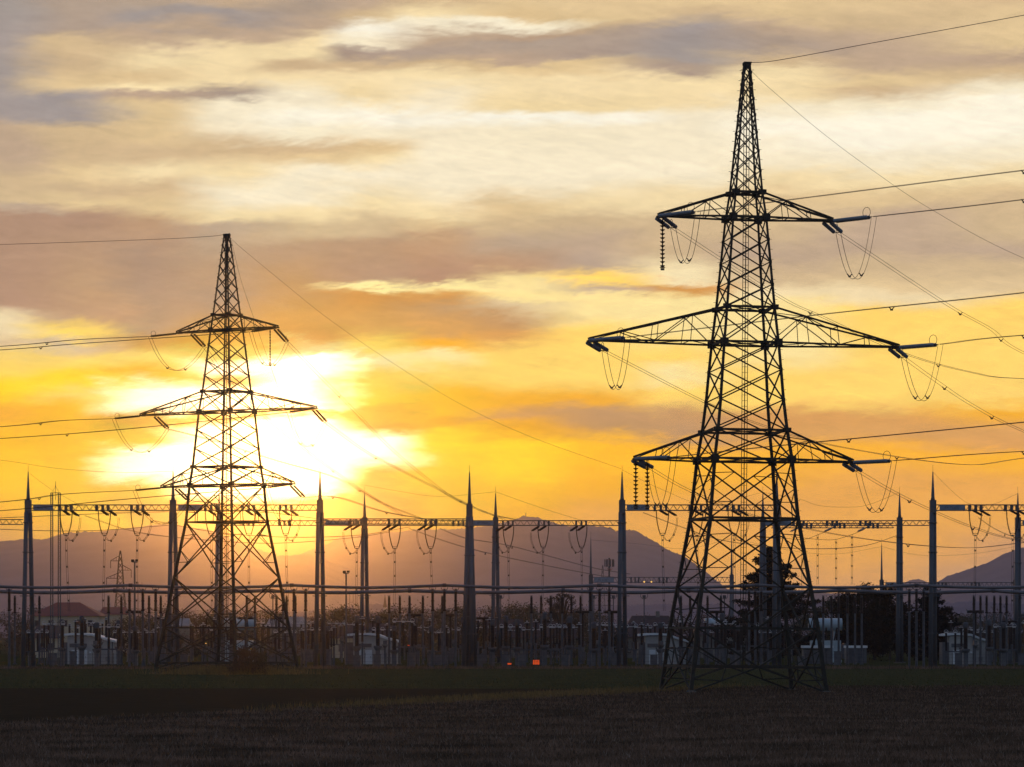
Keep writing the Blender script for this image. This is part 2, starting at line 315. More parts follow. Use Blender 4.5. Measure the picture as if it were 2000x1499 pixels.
# ---------------------------------------------------------------- ground
def sheet(name, poly, z, m):
    s = MB(); s.add([(x,y,z) for x,y in poly], [tuple(range(len(poly)))])
    return tag(s.build(name, m), kind='structure')
sheet('ground', [(-6100,-20),(6100,-20),(6100,9850),(-6100,9850)], 0, M['field'])
def gy(v): return CH*F/(v-HZ)
sheet('yard_ground', [(-260,gy(1304)),(260,gy(1308)),(260,760),(-260,760)], .004, M['yard'])
sheet('ploughed_ground', [(-120,120),(-24,150),(30,300),(20,gy(1346)),(-120,gy(1343))], .004, M['soil'])
def nearlim(x):   # far edge of the weedy stubble as a function of x
    a, b = gx(0, gy(1412)), gx(1250, gy(1350))
    t = max(0, min(1.3, (x-a)/(b-a))); return gy(1412)+(gy(1350)-gy(1412))*t
xs = [-60+i*4 for i in range(46)]
sheet('stubble_ground', [(-60,5),(120,5)]+[(x, nearlim(x)+R.uniform(-2,2)) for x in reversed(xs)], .008, M['stub'])

def blades(name, n, fn, hmin, hmax, wd, m, lean=.5, label=None):
    P = np.array([fn() for _ in range(n)])
    h = NR.uniform(hmin, hmax, n); a = NR.uniform(0, 2*np.pi, n); l = NR.uniform(0, lean, n)*h; la = NR.uniform(0, 2*np.pi, n)
    dx = np.cos(a)*wd; dy = np.sin(a)*wd
    base = np.stack([P[:,0], P[:,1], np.full(n,.005)], 1)
    v = np.empty((n,3,3))
    v[:,0] = base+np.stack([dx,dy,0*dx],1); v[:,1] = base-np.stack([dx,dy,0*dx],1)
    v[:,2] = base+np.stack([np.cos(la)*l, np.sin(la)*l, h],1)
    me = bpy.data.meshes.new(name); me.vertices.add(3*n); me.vertices.foreach_set('co', v.reshape(-1))
    me.loops.add(3*n); me.loops.foreach_set('vertex_index', np.arange(3*n, dtype=np.int32))
    me.polygons.add(n); me.polygons.foreach_set('loop_start', np.arange(0,3*n,3, dtype=np.int32))
    me.polygons.foreach_set('loop_total', np.full(n,3, dtype=np.int32))
    me.materials.append(m); me.update(); me.validate()
    o = bpy.data.objects.new(name, me); col.objects.link(o); return tag(o, label, 'grass' if label else None, kind='stuff')
def nearpt():
    while True:
        v = R.uniform(1340, 1505); y = gy(v)+R.uniform(-3,3); x = gx(R.uniform(-40,2040), y)
        if y < nearlim(x)+R.uniform(-4,3): return (x, y)
blades('stubble_grass', 130000, nearpt, .05, .24, .017, M['blade'], .9, 'brown weeds and dry stubble covering the near field')
blades('straw_grass', 6000, nearpt, .08, .28, .014, M['bladep'], 1.2, 'scattered pale straw stalks in the near field')
def edgept():
    while True:
        x = R.uniform(-16, 22); y = nearlim(x)+R.gauss(-1,4)
        if R.random() < math.exp(-((x-2)/11)**2): return (x, y)
blades('golden_grass', 7000, edgept, .15, .5, .02, M['bladeg'], .5, 'golden dry grass along the far edge of the stubble')
def fieldpt():
    u = R.uniform(-20,2020); y = gy(R.uniform(1309,1346)); return (gx(u,y), y)
blades('field_grass', 14000, fieldpt, .05, .22, .035, M['bladed'], .8, 'short dark grass on the field between the stubble and the substation')
def yardpt():
    u = R.uniform(-20,2020); y = gy(1306)+R.gauss(0,5)+(-40 if False else 0); return (gx(u,y), y)
blades('verge_grass', 16000, yardpt, .15, .55, .03, M['blade'], .6, 'rough grass along the edge of the substation')

# ---------------------------------------------------------------- hills
def hill(name, Y, prof, depth, m, rough, seed, zoff=0):
    rr = random.Random(seed); us = [p[0] for p in prof]; vs_ = [p[1] for p in prof]
    u0, u1 = us[0], us[-1]; n = int((u1-u0)/3); rows = [(-1.0,0),(-.6,.35),(-.25,.8),(-.08,.96),(0,1),(.15,.92),(.5,.5),(1,0)]
    zs = []; ph = [rr.uniform(0,6.28) for _ in range(8)]
    for i in range(n+1):
        u = u0+(u1-u0)*i/n; v = float(np.interp(u, us, vs_))
        v += sum(math.sin(u/ s+ph[k])*a for k,(s,a) in enumerate(((37,1.2),(17,.7),(8.3,.5),(4.1,.4))))*rough
        v += rr.uniform(-1,1)*rough*1.25 - (rr.random()**8)*3*rough
        zs.append((u, max(zz(v, Y), .3)))
    b = MB(); V_ = []
    sm = np.array([z for u,z in zs]); ker = np.ones(41)/41; smz = np.convolve(np.pad(sm,20,'edge'), ker, 'valid')
    for t, k in rows:
        for i,(u,z) in enumerate(zs):
            z = z if abs(t) < .01 else float(smz[i])-(4*Y/7000 if abs(t) < .2 else 0)
            y = Y+t*depth; x = gx(u, Y)
            zk = z*k if k < 1 else z
            if 0 < k < 1: zk *= 1+.05*math.sin(i*.021+t*5)
            V_.append((x, y, zk if k > 0 else -.5))
    m_ = n+1; fs = []
    for j in range(len(rows)-1):
        for i in range(n): a = j*m_+i; fs.append((a,a+1,a+1+m_,a+m_))
    b.add(V_, fs)
    return tag(b.build(name, m, smooth=True), kind='structure')
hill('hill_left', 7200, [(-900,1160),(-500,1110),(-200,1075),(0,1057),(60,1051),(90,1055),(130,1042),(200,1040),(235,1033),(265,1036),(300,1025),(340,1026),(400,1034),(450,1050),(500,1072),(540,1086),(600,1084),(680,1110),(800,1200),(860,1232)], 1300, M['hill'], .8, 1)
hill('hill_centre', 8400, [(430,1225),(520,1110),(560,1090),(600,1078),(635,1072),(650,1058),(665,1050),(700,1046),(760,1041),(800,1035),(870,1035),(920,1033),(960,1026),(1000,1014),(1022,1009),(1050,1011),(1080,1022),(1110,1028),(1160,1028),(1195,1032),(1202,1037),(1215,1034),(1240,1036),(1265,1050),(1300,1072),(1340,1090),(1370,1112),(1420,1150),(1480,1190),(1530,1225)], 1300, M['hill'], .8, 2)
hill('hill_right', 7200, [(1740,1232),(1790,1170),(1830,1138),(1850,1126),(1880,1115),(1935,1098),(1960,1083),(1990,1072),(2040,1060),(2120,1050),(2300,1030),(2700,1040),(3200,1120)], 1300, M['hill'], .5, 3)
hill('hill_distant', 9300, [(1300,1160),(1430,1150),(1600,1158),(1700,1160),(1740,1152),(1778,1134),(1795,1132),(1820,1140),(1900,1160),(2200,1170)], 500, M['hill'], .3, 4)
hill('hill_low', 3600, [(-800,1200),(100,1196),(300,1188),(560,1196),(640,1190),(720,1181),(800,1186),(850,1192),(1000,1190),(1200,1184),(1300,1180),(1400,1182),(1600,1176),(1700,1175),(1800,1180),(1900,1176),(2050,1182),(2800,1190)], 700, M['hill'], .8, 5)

exec_after = []
# ---------------------------------------------------------------- lattice pylons
def interp(levels, z):
    if z <= levels[0][0]: return levels[0][1]
    for (a,sa),(b,sb) in zip(levels, levels[1:]):
        if a <= z <= b: return sa+(sb-sa)*(z-a)/(b-a)
    return levels[-1][1]
SG = [(-1,-1),(1,-1),(1,1),(-1,1)]
def pylon(root, levels, panels, arms, scale=1.0, detail=True, belts=(), vpan=()):
    C = lambda k, z: Vector((SG[k][0]*interp(levels,z)/2, SG[k][1]*interp(levels,z)/2, z))
    zs = sorted(set(panels))
    for k in range(4):
        b = MB()
        for z0, z1 in zip(zs, zs[1:]):
            t = .34-.23*z0/50
            b.bar(C(k,z0), C(k,z1), t*scale)
        if detail:
            for i in range(int(zs[-1]/.8)):       # step bolts
                z = 1.5+i*.8
                if z > zs[-1]-.3: break
                p = C(k,z); b.bar(p, p+Vector((SG[k][0]*.28, 0, 0)), .03)
        for z1 in zs[1:]:
            q = .34*scale*(1-.4*z1/50); b.box(C(k,z1), q, q, q*1.2, 0)
        for zb, zt, L in arms:
            for z in (zb, zt): b.box(C(k,z), .62*scale, .5*scale, (.62 if z == zb else .45)*scale, .3)
        b.build('leg', M['pylon'], root)
        f = MB(); f.tube([C(k,-.4), C(k,.12)], [.5,.35], 8); f.build('footing', M['conc'], root)
    b = MB()
    for z0, z1 in zip(zs, zs[1:]):
        t = (.15-.07*z0/50)*scale; h = z1-z0
        for k in range(4):
            A, B_ = C(k,z0), C((k+1)%4,z0); D, E = C(k,z1), C((k+1)%4,z1)
            if z0 == 0:   # feet: inverted V from the belt middle
                m_ = (D+E)/2; b.bar(m_, A, t); b.bar(m_, B_, t)
                q1 = A.lerp(m_, .45); q2 = B_.lerp(m_, .45)
                b.bar(q1, A.lerp(D,.5), t*.7); b.bar(q2, B_.lerp(E,.5), t*.7)
                b.bar(q1, D.lerp(E,.25), t*.7); b.bar(q2, D.lerp(E,.75), t*.7)
                b.bar(A.lerp(D,.5), D.lerp(E,.25), t*.7); b.bar(B_.lerp(E,.5), D.lerp(E,.75), t*.7)
            elif z0 in vpan:     # V bracing down to the middle of the belt below
                m_ = (A+B_)/2; b.bar(D, m_, t*1.1); b.bar(E, m_, t*1.1)
                for P, Q, L0 in ((D,A,A),(E,B_,B_)):
                    h_ = P.lerp(m_, .5); b.bar(h_, P.lerp(Q,.55), t*.6); b.bar(h_, Q.lerp(m_,.5), t*.6); b.bar(P.lerp(Q,.55), Q.lerp(m_,.5), t*.5)
            else:
                b.bar(A, E, t); b.bar(B_, D, t)
                wb = (A-B_).length; wt = (D-E).length; X_ = A.lerp(E, wb/(wb+wt))
                if h > 3.6 and detail:
                    for P, Q, L0, L1 in ((A,E,A,D),(B_,D,B_,E)):
                        a1 = P.lerp(X_, .5); l1 = L0.lerp(L1, .30); l2 = L0.lerp(L1,.16)
                        b.bar(a1, L0.lerp(L1,.27), t*.55); b.bar(P.lerp(X_,.5), A.lerp(B_, .25 if P is A else .75), t*.55) if z0 in belts else None
                        b.bar(a1, L0.lerp(L1,.5), t*.55)
                    for P, L0, L1 in ((D,A,D),(E,B_,E)):
                        a1 = X_.lerp(P, .5); b.bar(a1, L0.lerp(L1,.5), t*.55); b.bar(a1, L0.lerp(L1,.75), t*.55)
                if detail and h < 7:
                    pass
    for z in belts:
        bw = MB()
        for k in range(4): bw.bar(C(k,z), C((k+1)%4,z), .20*scale)
        bw.bar(C(0,z), C(2,z), .09*scale); bw.bar(C(1,z), C(3,z), .09*scale)
        bw.build('horizontal_belt', M['pylon'], root)
    b.build('diagonal_bracing', M['pylon'], root)
    for zb, zt, L in arms:
        for sx in (-1, 1):
            a = MB(); s0 = interp(levels, zb)/2; s1 = interp(levels, zt)/2
            tips = []
            n = max(3, round((L-s0)/2.7))
            for sy in (-1, 1):
                B0 = Vector((sx*s0, sy*s0, zb)); T0 = Vector((sx*s1, sy*s1, zt)); tip = Vector((sx*L, sy*.22, zb))
                a.bar(B0, tip, .17*scale); a.bar(T0, tip+Vector((0,0,.15)), .16*scale)
                tips.append((B0, T0, tip))
                for i in range(n):
                    t0, t1 = i/n, (i+1)/n
                    if i > 0: a.bar(B0.lerp(tip,t0), T0.lerp(tip,t0), .06*scale)
                    if i < n-1:
                        if i % 2 == 0: a.bar(B0.lerp(tip,t0), T0.lerp(tip,t1), .08*scale)
                        else: a.bar(T0.lerp(tip,t0), B0.lerp(tip,t1), .08*scale)
            for i in range(n):
                t0, t1 = i/n, (i+1)/n
                for w_ in (0, 1):
                    P0 = tips[0][w_].lerp(tips[0][2], t0); Q0 = tips[1][w_].lerp(tips[1][2], t0)
                    P1 = tips[0][w_].lerp(tips[0][2], t1); Q1 = tips[1][w_].lerp(tips[1][2], t1)
                    a.bar(P1, Q1, .06*scale); a.bar(P0 if i%2 else Q0, Q1 if i%2 else P1, .07*scale)
            a.bar(tips[0][2]+Vector((-sx*.5,0,-.05)), tips[0][2]+Vector((sx*.1,0,-.05)), .2*scale, .12)
            a.bar(tips[1][2]+Vector((-sx*.5,0,-.05)), tips[1][2]+Vector((sx*.1,0,-.05)), .2*scale, .12)
            a.build('crossarm', M['pylon'], root)
    top = zs[-1]; cap = MB(); s = levels[-1][1]
    cap.box((0,0,top-.1), s*1.25, s*1.25, .5); cap.bar((0,0,top), (s*.9,0,top+.15), .12); cap.build('peak_cap', M['pylon'], root)
    if detail:
        l = MB(); zt = zs[-1]-.8; n = int(zt/.45)
        for i in range(n):
            z = 2+i*.45
            if z > zt: break
            y = -.05; l.bar((-.22,y,z), (.22,y,z), .03)
        for x in (-.22,.22): l.bar((x,-.05,2), (x,-.05,zt), .045)
        l.bar((0,-.05,1.5),(0,-.05,zt), .06)
        l.build('ladder', M['pylon'], root)

YN = 280; s_ = .0408
NL = [(0,10.9),(1.95,10.4),(5.0,9.75),(8.25,8.75),(13.7,7.1),(18.4,6.25),(20.7,5.6),(23.1,5.1),(25.5,4.75),(27.7,4.4),(30.5,3.85),(37.7,2.68),(39.7,2.15),(50,.42)]
np_ = thing('lattice_pylon', 'tall dark lattice pylon with three crossarms, nearest and largest, on the right', 'pylon', (gx(1450,YN), YN, 0), math.radians(10))
np_.rotation_euler = (0, math.radians(.42), math.radians(10))
pylon(np_, NL, [0,1.95,5.0,8.25,13.7,18.4,20.7,23.1,25.5,27.7,30.5,32.3,34.1,35.9,37.7,39.7,41.4,43,44.5,45.9,47.2,48.4,49.3,50],
      [(18.4,20.7,8.95),(27.7,30.5,12.7),(37.7,39.7,7.15)], .86, True, (1.95,5.0,13.7,18.4,20.7,27.7,30.5,37.7,39.7), (1.95,5.0))
YL = 400
LL = [(0,11.6),(1.2,11.3),(5.2,10.1),(10.9,8.45),(17.2,6.6),(21.4,6.0),(23.5,5.5),(29.8,4.5),(32.1,3.92),(39.1,2.6),(40.8,2.2),(49.9,.46)]
lp = thing('lattice_pylon', 'smaller lattice pylon in front of the setting sun, left of the photo', 'pylon', (gx(443,YL), YL, 0), math.radians(-33.5))
pylon(lp, LL, [0,1.2,5.2,10.9,17.2,21.4,23.5,25.6,27.7,29.8,32.1,33.9,35.6,37.4,39.1,40.8,42.3,43.8,45.1,46.4,47.6,48.8,49.9],
      [(21.4,23.5,9.5),(29.8,32.1,12.6),(39.1,40.8,7.2)], .84, True, (1.2,5.2,17.2,21.4,23.5,29.8,32.1,39.1,40.8))
bpy.context.view_layer.update()

# ---------------------------------------------------------------- insulators, conductors
def W_(root, p): return root.matrix_world @ Vector(p)
ARM = {0:'lowest', 1:'middle', 2:'top'}
def tension(P, Q, label, group, m, sep=.32, r=.12, rings=True, up=.75):
    P = Vector(P); Q = Vector(Q); d = (Q-P); L = d.length; d.normalize()
    side = d.cross(Vector((0,0,1))).normalized()
    t = thing('tension_insulator', label, 'insulator', P, 0, group)
    for s in (-1,1):
        a = d*.25+side*sep/2*s*1.0; b = d*(L-.25)+side*sep/2*s
        MB().sheds(a, b, r, r*.55, .14, 7).build('insulator_string', m, t)
    y = MB(); y.bar((0,0,0), side*sep/2+d*.25, .06); y.bar((0,0,0), -side*sep/2+d*.25, .06)
    y.build('yoke_plate', M['wire'], t); y = MB(); y.bar(d*L, side*sep/2+d*(L-.25), .06); y.bar(d*L, -side*sep/2+d*(L-.25), .06); y.build('yoke_plate', M['wire'], t)
    if rings:
        g = MB(); ax = side
        g.ring(d*(L-.45)+Vector((0,0,up/2)), up/2, .022, ax); g.build('arcing_ring', M['wire'], t)
    return t
def wires(name, pts, r, label, cat, group, offs, spacers=(), damp=False):
    """one span: bundled conductors that run together, with their spacers"""
    pts = smooth_pts(pts, 8); o0 = pts[0].copy(); t = thing(name, label, cat, o0, 0, group)
    for off in offs:
        MB().tube([p-o0+Vector(off) for p in pts], r, 4).build('conductor', M['wire'], t)
    for f in spacers:
        p = pts[min(len(pts)-1, int(f*(len(pts)-1)))]-o0
        s = MB()
        if len(offs) > 1: s.bar(p+Vector(offs[0]), p+Vector((0,0,-.22)), .07); s.bar(p+Vector(offs[1]), p+Vector((0,0,-.22)), .07)
        s.box(p+Vector((0,0,-.22)), .2, .1, .1); s.build('spacer_damper', M['wire'], t)
    return t
def along(start, d, uv, Yfix=None):
    """points over the straight horizontal course start + k*d, at the heights the wire hangs"""
    pts = [Vector(start)]; sx, sy = start[0], start[1]
    for u, v in uv:
        a = (u-1000)/F; k = (a*sy-sx)/(d[0]-a*d[1]); y = sy+k*d[1]
        pts.append(Vector((sx+k*d[0], y, zz(v, y))))
    e = pts[-1]*2-pts[-2]; pts.append(e); return pts
TW = [(-.2,0,0),(.2,0,0)]
def jumper(A, B_, low, label, group, bulge=.0, spread=.22):
    A = Vector(A); B_ = Vector(B_); mid = (A+B_)/2; mid.z = low; pts = []
    for i in range(15):
        t = i/14; p = A.lerp(B_, .5-.5*math.cos(math.pi*t)*1.0 if False else t)
        k = 1-(abs(2*t-1))**2.05
        p.z = A.z*(1-t)+B_.z*t + (low-(A.z*(1-t)+B_.z*t))*k
        p.x = A.x*(1-t)**1.0+B_.x*t
        pts.append(p)
    d = (B_-A).normalized(); n = Vector((-d.y, d.x, 0))
    if abs(n.x) < .45: n = Vector((.75,.6,0))
    n = n.normalized()*spread
    return wires('jumper_cable', pts, .022, label, 'jumper cable', group, [tuple(-n), tuple(n)], (.33,.66))

NP = 'of the large near pylon'
n1v = {2:([(2000,333),(2600,262)],[(2000,390),(2600,310)]), 1:([(1600,615),(2000,572),(2600,500)],[(2000,655),(2600,615)]), 0:([(1500,873),(2000,825),(2600,762)],[(2000,882),(2600,858)])}
n2v = {2:([(1518,577),(1608,620),(1764,690),(1895,727),(2000,740),(2300,745)], [(1845,592),(1935,643),(2000,690),(2250,800)]),
       1:([(1375,785),(1480,828),(1625,870),(1870,907),(2000,895),(2300,850)], [(1828,744),(1900,792),(2000,843),(2250,945)]),
       0:([(1350,960),(1480,1010),(1670,1050),(1868,1070),(2000,1060),(2300,1020)], [(1740,958),(1815,995),(1900,1030),(2000,1058),(2250,1100)])}
for ai, (zb, L) in enumerate(((18.4,8.95),(27.7,12.7),(37.7,7.15))):
    for sx, side in ((-1,'left'),(1,'right')):
        T = W_(np_, (sx*L, 0, zb-.05)); T2 = W_(np_, (sx*(L-(.5 if sx>0 else .1)), 0, zb-.15))
        e1 = T+Vector((2.75,-3.0,.0)); e2 = T2+Vector((1.25,3.4,-.42))
        w_ = ARM[ai]
        tension(T, e1, f'pale twin insulator pulling right from {side} tip, {w_} crossarm, near pylon', 'insulators on the large near pylon', M['glass'], .34, .17, True, .8)
        tension(T2, e2, f'short twin insulator slanting away down from {side} tip, {w_} crossarm, near pylon', 'insulators on the large near pylon', M['glass'], .62, .17, True, .6)
        wires('power_line', along(e1, (2.5,-3.0), n1v[ai][0 if sx<0 else 1]), .019, f'dark power line rising to the right edge from {side} tip, {w_} crossarm, near pylon', 'power line', 'power lines leaving the near pylon to the right', TW, (.35,.75))
        wires('power_line', along(e2, (1.5,3.0), n2v[ai][0 if sx<0 else 1]), .019, f'paired power line sagging to the lower right from {side} tip, {w_} crossarm, near pylon', 'power line', 'power lines sagging away from the near pylon', TW, (.25,.5,.8))
        low = {2:34.0 if sx<0 else 33.0, 1:23.9 if sx<0 else 23.3, 0:14.6 if sx<0 else 14.3}[ai]
        jumper(e2, e1+Vector((.25,0,0)), low, f'looped twin jumper cable hanging under {side} tip, {w_} crossarm, near pylon', 'jumper loops on the near pylon')
def post_string(P, L, label, m, group, r=.21):
    t = thing('post_insulator', label, 'insulator', P, 0, group)
    MB().sheds((0,0,-.2), (0,0,-L), r, .05, .31, 8).build('insulator_string', m, t)
    b = MB(); b.bar((0,0,.0), (0,0,-.2), .05); b.ring((0,0,-L), .2, .03); b.box((0,0,-L-.15), .3, .12, .16); b.build('end_fitting', M['wire'], t)
    return t
T = W_(np_, (-7.15,0,37.6)); post_string(T+Vector((.35,0,0)), 4.0, 'dark ribbed insulator hanging under left tip of the top crossarm of the near pylon', M['insul'], 'ribbed hanging insulators')
T = W_(np_, (-8.95,0,18.3))
post_string(T+Vector((.12,-.2,0)), 3.7, 'left ribbed insulator of two hanging under the lowest crossarm of the near pylon', M['insul'], 'ribbed hanging insulators')
post_string(T+Vector((1.05,.3,0)), 3.7, 'right ribbed insulator of two hanging under the lowest crossarm of the near pylon', M['insul'], 'ribbed hanging insulators')
# ground wires
TP = W_(np_, (0,0,50))
def gwire(pts, label, r=.018, group='thin ground wires'): return wires('ground_wire', pts, r, label, 'ground wire', group, [(0,0,0)])
gwire(along(TP+Vector((.2,0,.1)), (2.5,-3.0), [(1520,118),(1700,85),(2000,30),(2500,-65)]), 'thin wire rising to the upper right from the tip of the near pylon', .025)
gwire(along(TP+Vector((.3,0,-.5)), (1.5,3.0), [(1500,170),(1600,255),(1700,330),(1820,410),(2000,505),(2300,620)]), 'thin wire falling to the right edge from the tip of the near pylon')

LP = 'of the pylon before the sun'
l1v = {2:([(150,664),(0,677),(-400,700)],[(150,672),(0,684),(-400,708)]), 1:([(120,822),(0,834),(-400,862)],[(250,838),(0,857),(-400,880)]), 0:([(120,966),(0,981),(-400,1010)],[(250,975),(0,998),(-400,1025)])}
l2v = {2:([(460,760),(560,850),(680,940),(790,1010)], [(620,730),(680,790),(768,880),(862,957),(905,983),(985,1015)]),
       1:([(420,862),(540,900),(660,935),(740,980),(820,1012)], [(711,880),(760,907),(850,953),(945,1000),(1010,1016)]),
       0:([(430,985),(520,1000),(640,1016)], [(660,972),(755,1001),(860,1018)])}
for ai, (zb, L) in enumerate(((21.4,9.5),(29.8,12.6),(39.1,7.2))):
    for sx, side in ((-1,'left'),(1,'right')):
        w_ = ARM[ai]; T = W_(lp, (sx*L, 0, zb-.05)); T2 = W_(lp, (sx*(L-.3)+(0 if sx>0 else 1.8), 0, zb-.15))
        e2 = T2+Vector((1.2,3.0,-1.3))
        if sx < 0: e1 = T+Vector((-3.3,1.2,-.25))
        else: e1 = T+Vector((-3.1,1.6,-.35))
        tension(T, e1, f'twin insulator pulling left from {side} tip, {w_} crossarm, sunlit left pylon', 'insulators on the pylon before the sun', M['insul'], .4, .12, True, .6)
        tension(T2, e2, f'twin insulator slanting down right from {side} tip, {w_} crossarm, sunlit left pylon', 'insulators on the pylon before the sun', M['insul'], .45, .12, True, .5)
        wires('power_line', along(e1, (-3.4,1.0), l1v[ai][0 if sx<0 else 1]), .027, f'power line running to the left edge from {side} tip, {w_} crossarm, sunlit left pylon', 'power line', 'power lines leaving the far pylon to the left', TW, (.4,))
        uv = l2v[ai][0 if sx<0 else 1]; n = len(uv); pts = [e2]
        for i,(u,v) in enumerate(uv): pts.append(at(u, v, e2.y+(530-e2.y)*(u-(1000+e2.x/e2.y*F))/(uv[-1][0]-(1000+e2.x/e2.y*F))))
        wires('power_line', pts, .03, f'power line descending to the gantries from {side} tip, {w_} crossarm, sunlit left pylon', 'power line', 'power lines from the far pylon to the gantries', TW, (.3,.7))
        low = zb-4.2
        jumper(e1, e2, low, f'looped jumper cable hanging under {side} tip, {w_} crossarm, sunlit left pylon', 'jumper loops on the far pylon')
post_string(W_(lp,(6.2,0,39.0)), 4.0, 'thin insulator hanging under right arm of the top crossarm of the pylon before the sun', M['insul'], 'ribbed hanging insulators', .1)
LT = W_(lp, (0,0,49.9))
gwire(along(LT+Vector((-.2,0,.1)), (-3.4,1.0), [(410,462),(300,468),(0,478),(-400,488)]), 'thin wire running left from the tip of the pylon before the sun', .025)
def lerpY(uv, Y0, Y1): return [at(u, v, Y0+(Y1-Y0)*(u-uv[0][0])/(uv[-1][0]-uv[0][0])) for u, v in uv]
gwire(lerpY([(448,464),(480,492),(560,558),(640,622),(760,705),(900,790),(1040,855),(1213,916)], 400, 460), 'long thin wire from the tip of the sunlit pylon down to the fifth tall mast')
gwire(lerpY([(452,470),(470,545),(495,620),(530,720),(570,830),(625,918)], 400, 460), 'thin wire falling steeply right from the tip of the pylon before the sun')
# ---------------------------------------------------------------- gantries
ORD = ['first','second','third','fourth','fifth','sixth','seventh','eighth','ninth','tenth']
def mast(u, Y, vtop, vbeam, label, legs=2, base=.30, spread=.75, vrod=13, group='tall gantry masts'):
    x = gx(u, Y); zt = zz(vtop, Y); zb = zz(vbeam, Y)
    t = thing('gantry_mast', label, 'mast', (x, Y, 0), 0, group)
    k = 1.0 if zt > 22 else .75
    dirs = [(-1,-1),(1,1)] if legs == 2 else [(-1.6,-1),(-.6,1),(.7,-1),(1.6,1)]
    for dx, dy in dirs:
        b = MB(); b.tube([(dx*spread*.62, dy*1.5, 0), (dx*spread*.28*(1 if legs==2 else .6), dy*.25, zb-.6)], [base*k, base*.95*k], 10)
        for q in (.22,.48,.74,.93):
            P = Vector((dx*spread*.62, dy*1.5, 0)).lerp(Vector((dx*spread*.28*(1 if legs==2 else .6), dy*.25, zb-.6)), q)
            b.tube([P, P+Vector((0,0,.12))], base*k*1.35, 10)
        lg = b.build('leg', M['mast'], t, True)
        f = MB(); f.tube([(dx*spread*.62, dy*1.5, -.3),(dx*spread*.62, dy*1.5,.18)], .6, 8); f.build('footing', M['conc'], lg)
    h = MB(); h.box((0,0,zb+.15), .82*k, .9, 1.7); h.build('head', M['mast'], t)
    s = MB(); s.tube([(0,0,zb+.95),(0,0,zb+1.3),(0,0,zt)], [.30*k,.235*k,.06], 8); s.build('spike', M['mast'], t, True)
    s = MB(); s.tube([(0,0,zt-.3),(0,0,zt+vrod/F*Y)], .022, 5); s.build('lightning_rod', M['wire'], t)
    for z in (zb*.33, zb*.66):
        f_ = z/zb; q = 1-f_
        b = MB(); b.bar((-spread*(.62*q+.28*f_), -1.5*q-.25*f_, z), (spread*(.62*q+.28*f_), 1.5*q+.25*f_, z), .10); b.build('cross_tie', M['mast'], t)
    b = MB(); zc = zz(1160, Y)
    if vtop < 970 and legs == 2: b.box((0,0,zc-.3), 1.9, 1.9, .08); b.build('anti_climb_guard', M['mast'], t)
    b = MB(); b.bar((-.42*k,-.1,2.5),(-.20*k,-.1,zb), .05); b.build('cable_conduit', M['wire'], t)
    return t
def beam(u0, u1, v, Y, label, plate=None, hang=(), gap=1.0, depth=.72, width=.9, group='lattice gantry beams'):
    x0, x1 = gx(u0, Y)+.41, gx(u1, Y)-.41; z = zz(v, Y); c = (x0+x1)/2
    t = thing('gantry_beam', label, 'beam', (c, Y, z), 0, group)
    L = (x1-x0)/2; d = depth/2; w2 = width/2
    for dz in (-d, d):
        for dy in (-w2, w2): MB().bar((-L,dy,dz),(L,dy,dz), .11).build('chord', M['mast'], t)
    l = MB(); n = int(2*L/.95)
    for i in range(n):
        a = -L+2*L*i/n; m_ = -L+2*L*(i+.5)/n; e = -L+2*L*(i+1)/n
        for dy in (-w2, w2): l.bar((a,dy,-d),(m_,dy,d), .045); l.bar((m_,dy,d),(e,dy,-d), .045)
        l.bar((a,-w2,-d),(a,w2,-d), .05); l.bar((m_,-w2,d),(m_,w2,d), .05)
    l.build('lacing', M['mast'], t)
    for hu in hang:
        hx = gx(hu, Y)-c
        h = MB()
        for q in (-.75,.05,.75): h.box((hx+q,-w2-.06,0), .28, .05, depth+.12); h.box((hx+q,w2+.06,0), .28, .05, depth+.12); h.box((hx+q,0,-d-.06), .3, width, .1)
        h.build('hanger_bracket', M['mast'], t)
    if plate:
        a, b_ = gx(plate[0],Y)-c, gx(plate[1],Y)-c
        p = MB(); p.box(((a+b_)/2, -w2-.1, 0), b_-a, .05, depth*.98); pl = p.build('name_plate', M['plate'], t)
        f = MB(); W = (b_-a)
        rr = random.Random(int(u0))
        x = a+W*.22
        for ch in range(8):    # faded lettering, unreadable at this distance in the photo
            if ch not in (2,): 
                f.box((x,-w2-.13,0), .05, .012, depth*.34); f.box((x+.10,-w2-.13,rr.choice((-1,0,1))*depth*.15), .16, .012, .05)
            x += W*.07
        f.build('lettering', M['ink'], pl)
    return t
YF, YB, YK = 460, 530, 700
fm = [(55,'leftmost tall tapered gantry mast, left of the twin lattice posts'),(338,'tall gantry mast just left of the sunlit pylon legs'),(625,'tall gantry mast just right of the bright sun glow'),
      (917,'four legged tall gantry mast near the centre, widest of all masts'),(1215,'tall gantry mast left of the near pylon, ground wire on its tip'),(1517,'tall gantry mast seen through right legs of the near pylon'),(1822,'tall gantry mast between the right conifer and the pale hut'),(2112,'tall gantry mast just past the right edge')]
for u, l in fm: mast(u, YF, 922 if u < 2000 else 918, 992 if u not in (917,) else 1000, l, 4 if u == 917 else 2)
bm = [(428,'shorter gantry mast hidden among the legs of the sunlit pylon'),(712,'shorter gantry mast between the third tall mast and the four legged mast'),(968,'shorter gantry mast directly right of the four legged mast'),(1490,'shorter gantry mast in front of the tall conifer'),(1757,'shorter gantry mast just right of the dark round trees'),(1988,'shorter gantry mast at the right edge of the photo')]
for u, l in bm: mast(u, YB, 964, 1024, l, group='shorter gantry masts')
mast(1154, YK, 1052, 1133, 'slim far gantry mast left of the round antenna tower', base=.3, spread=.5, group='far gantry masts')
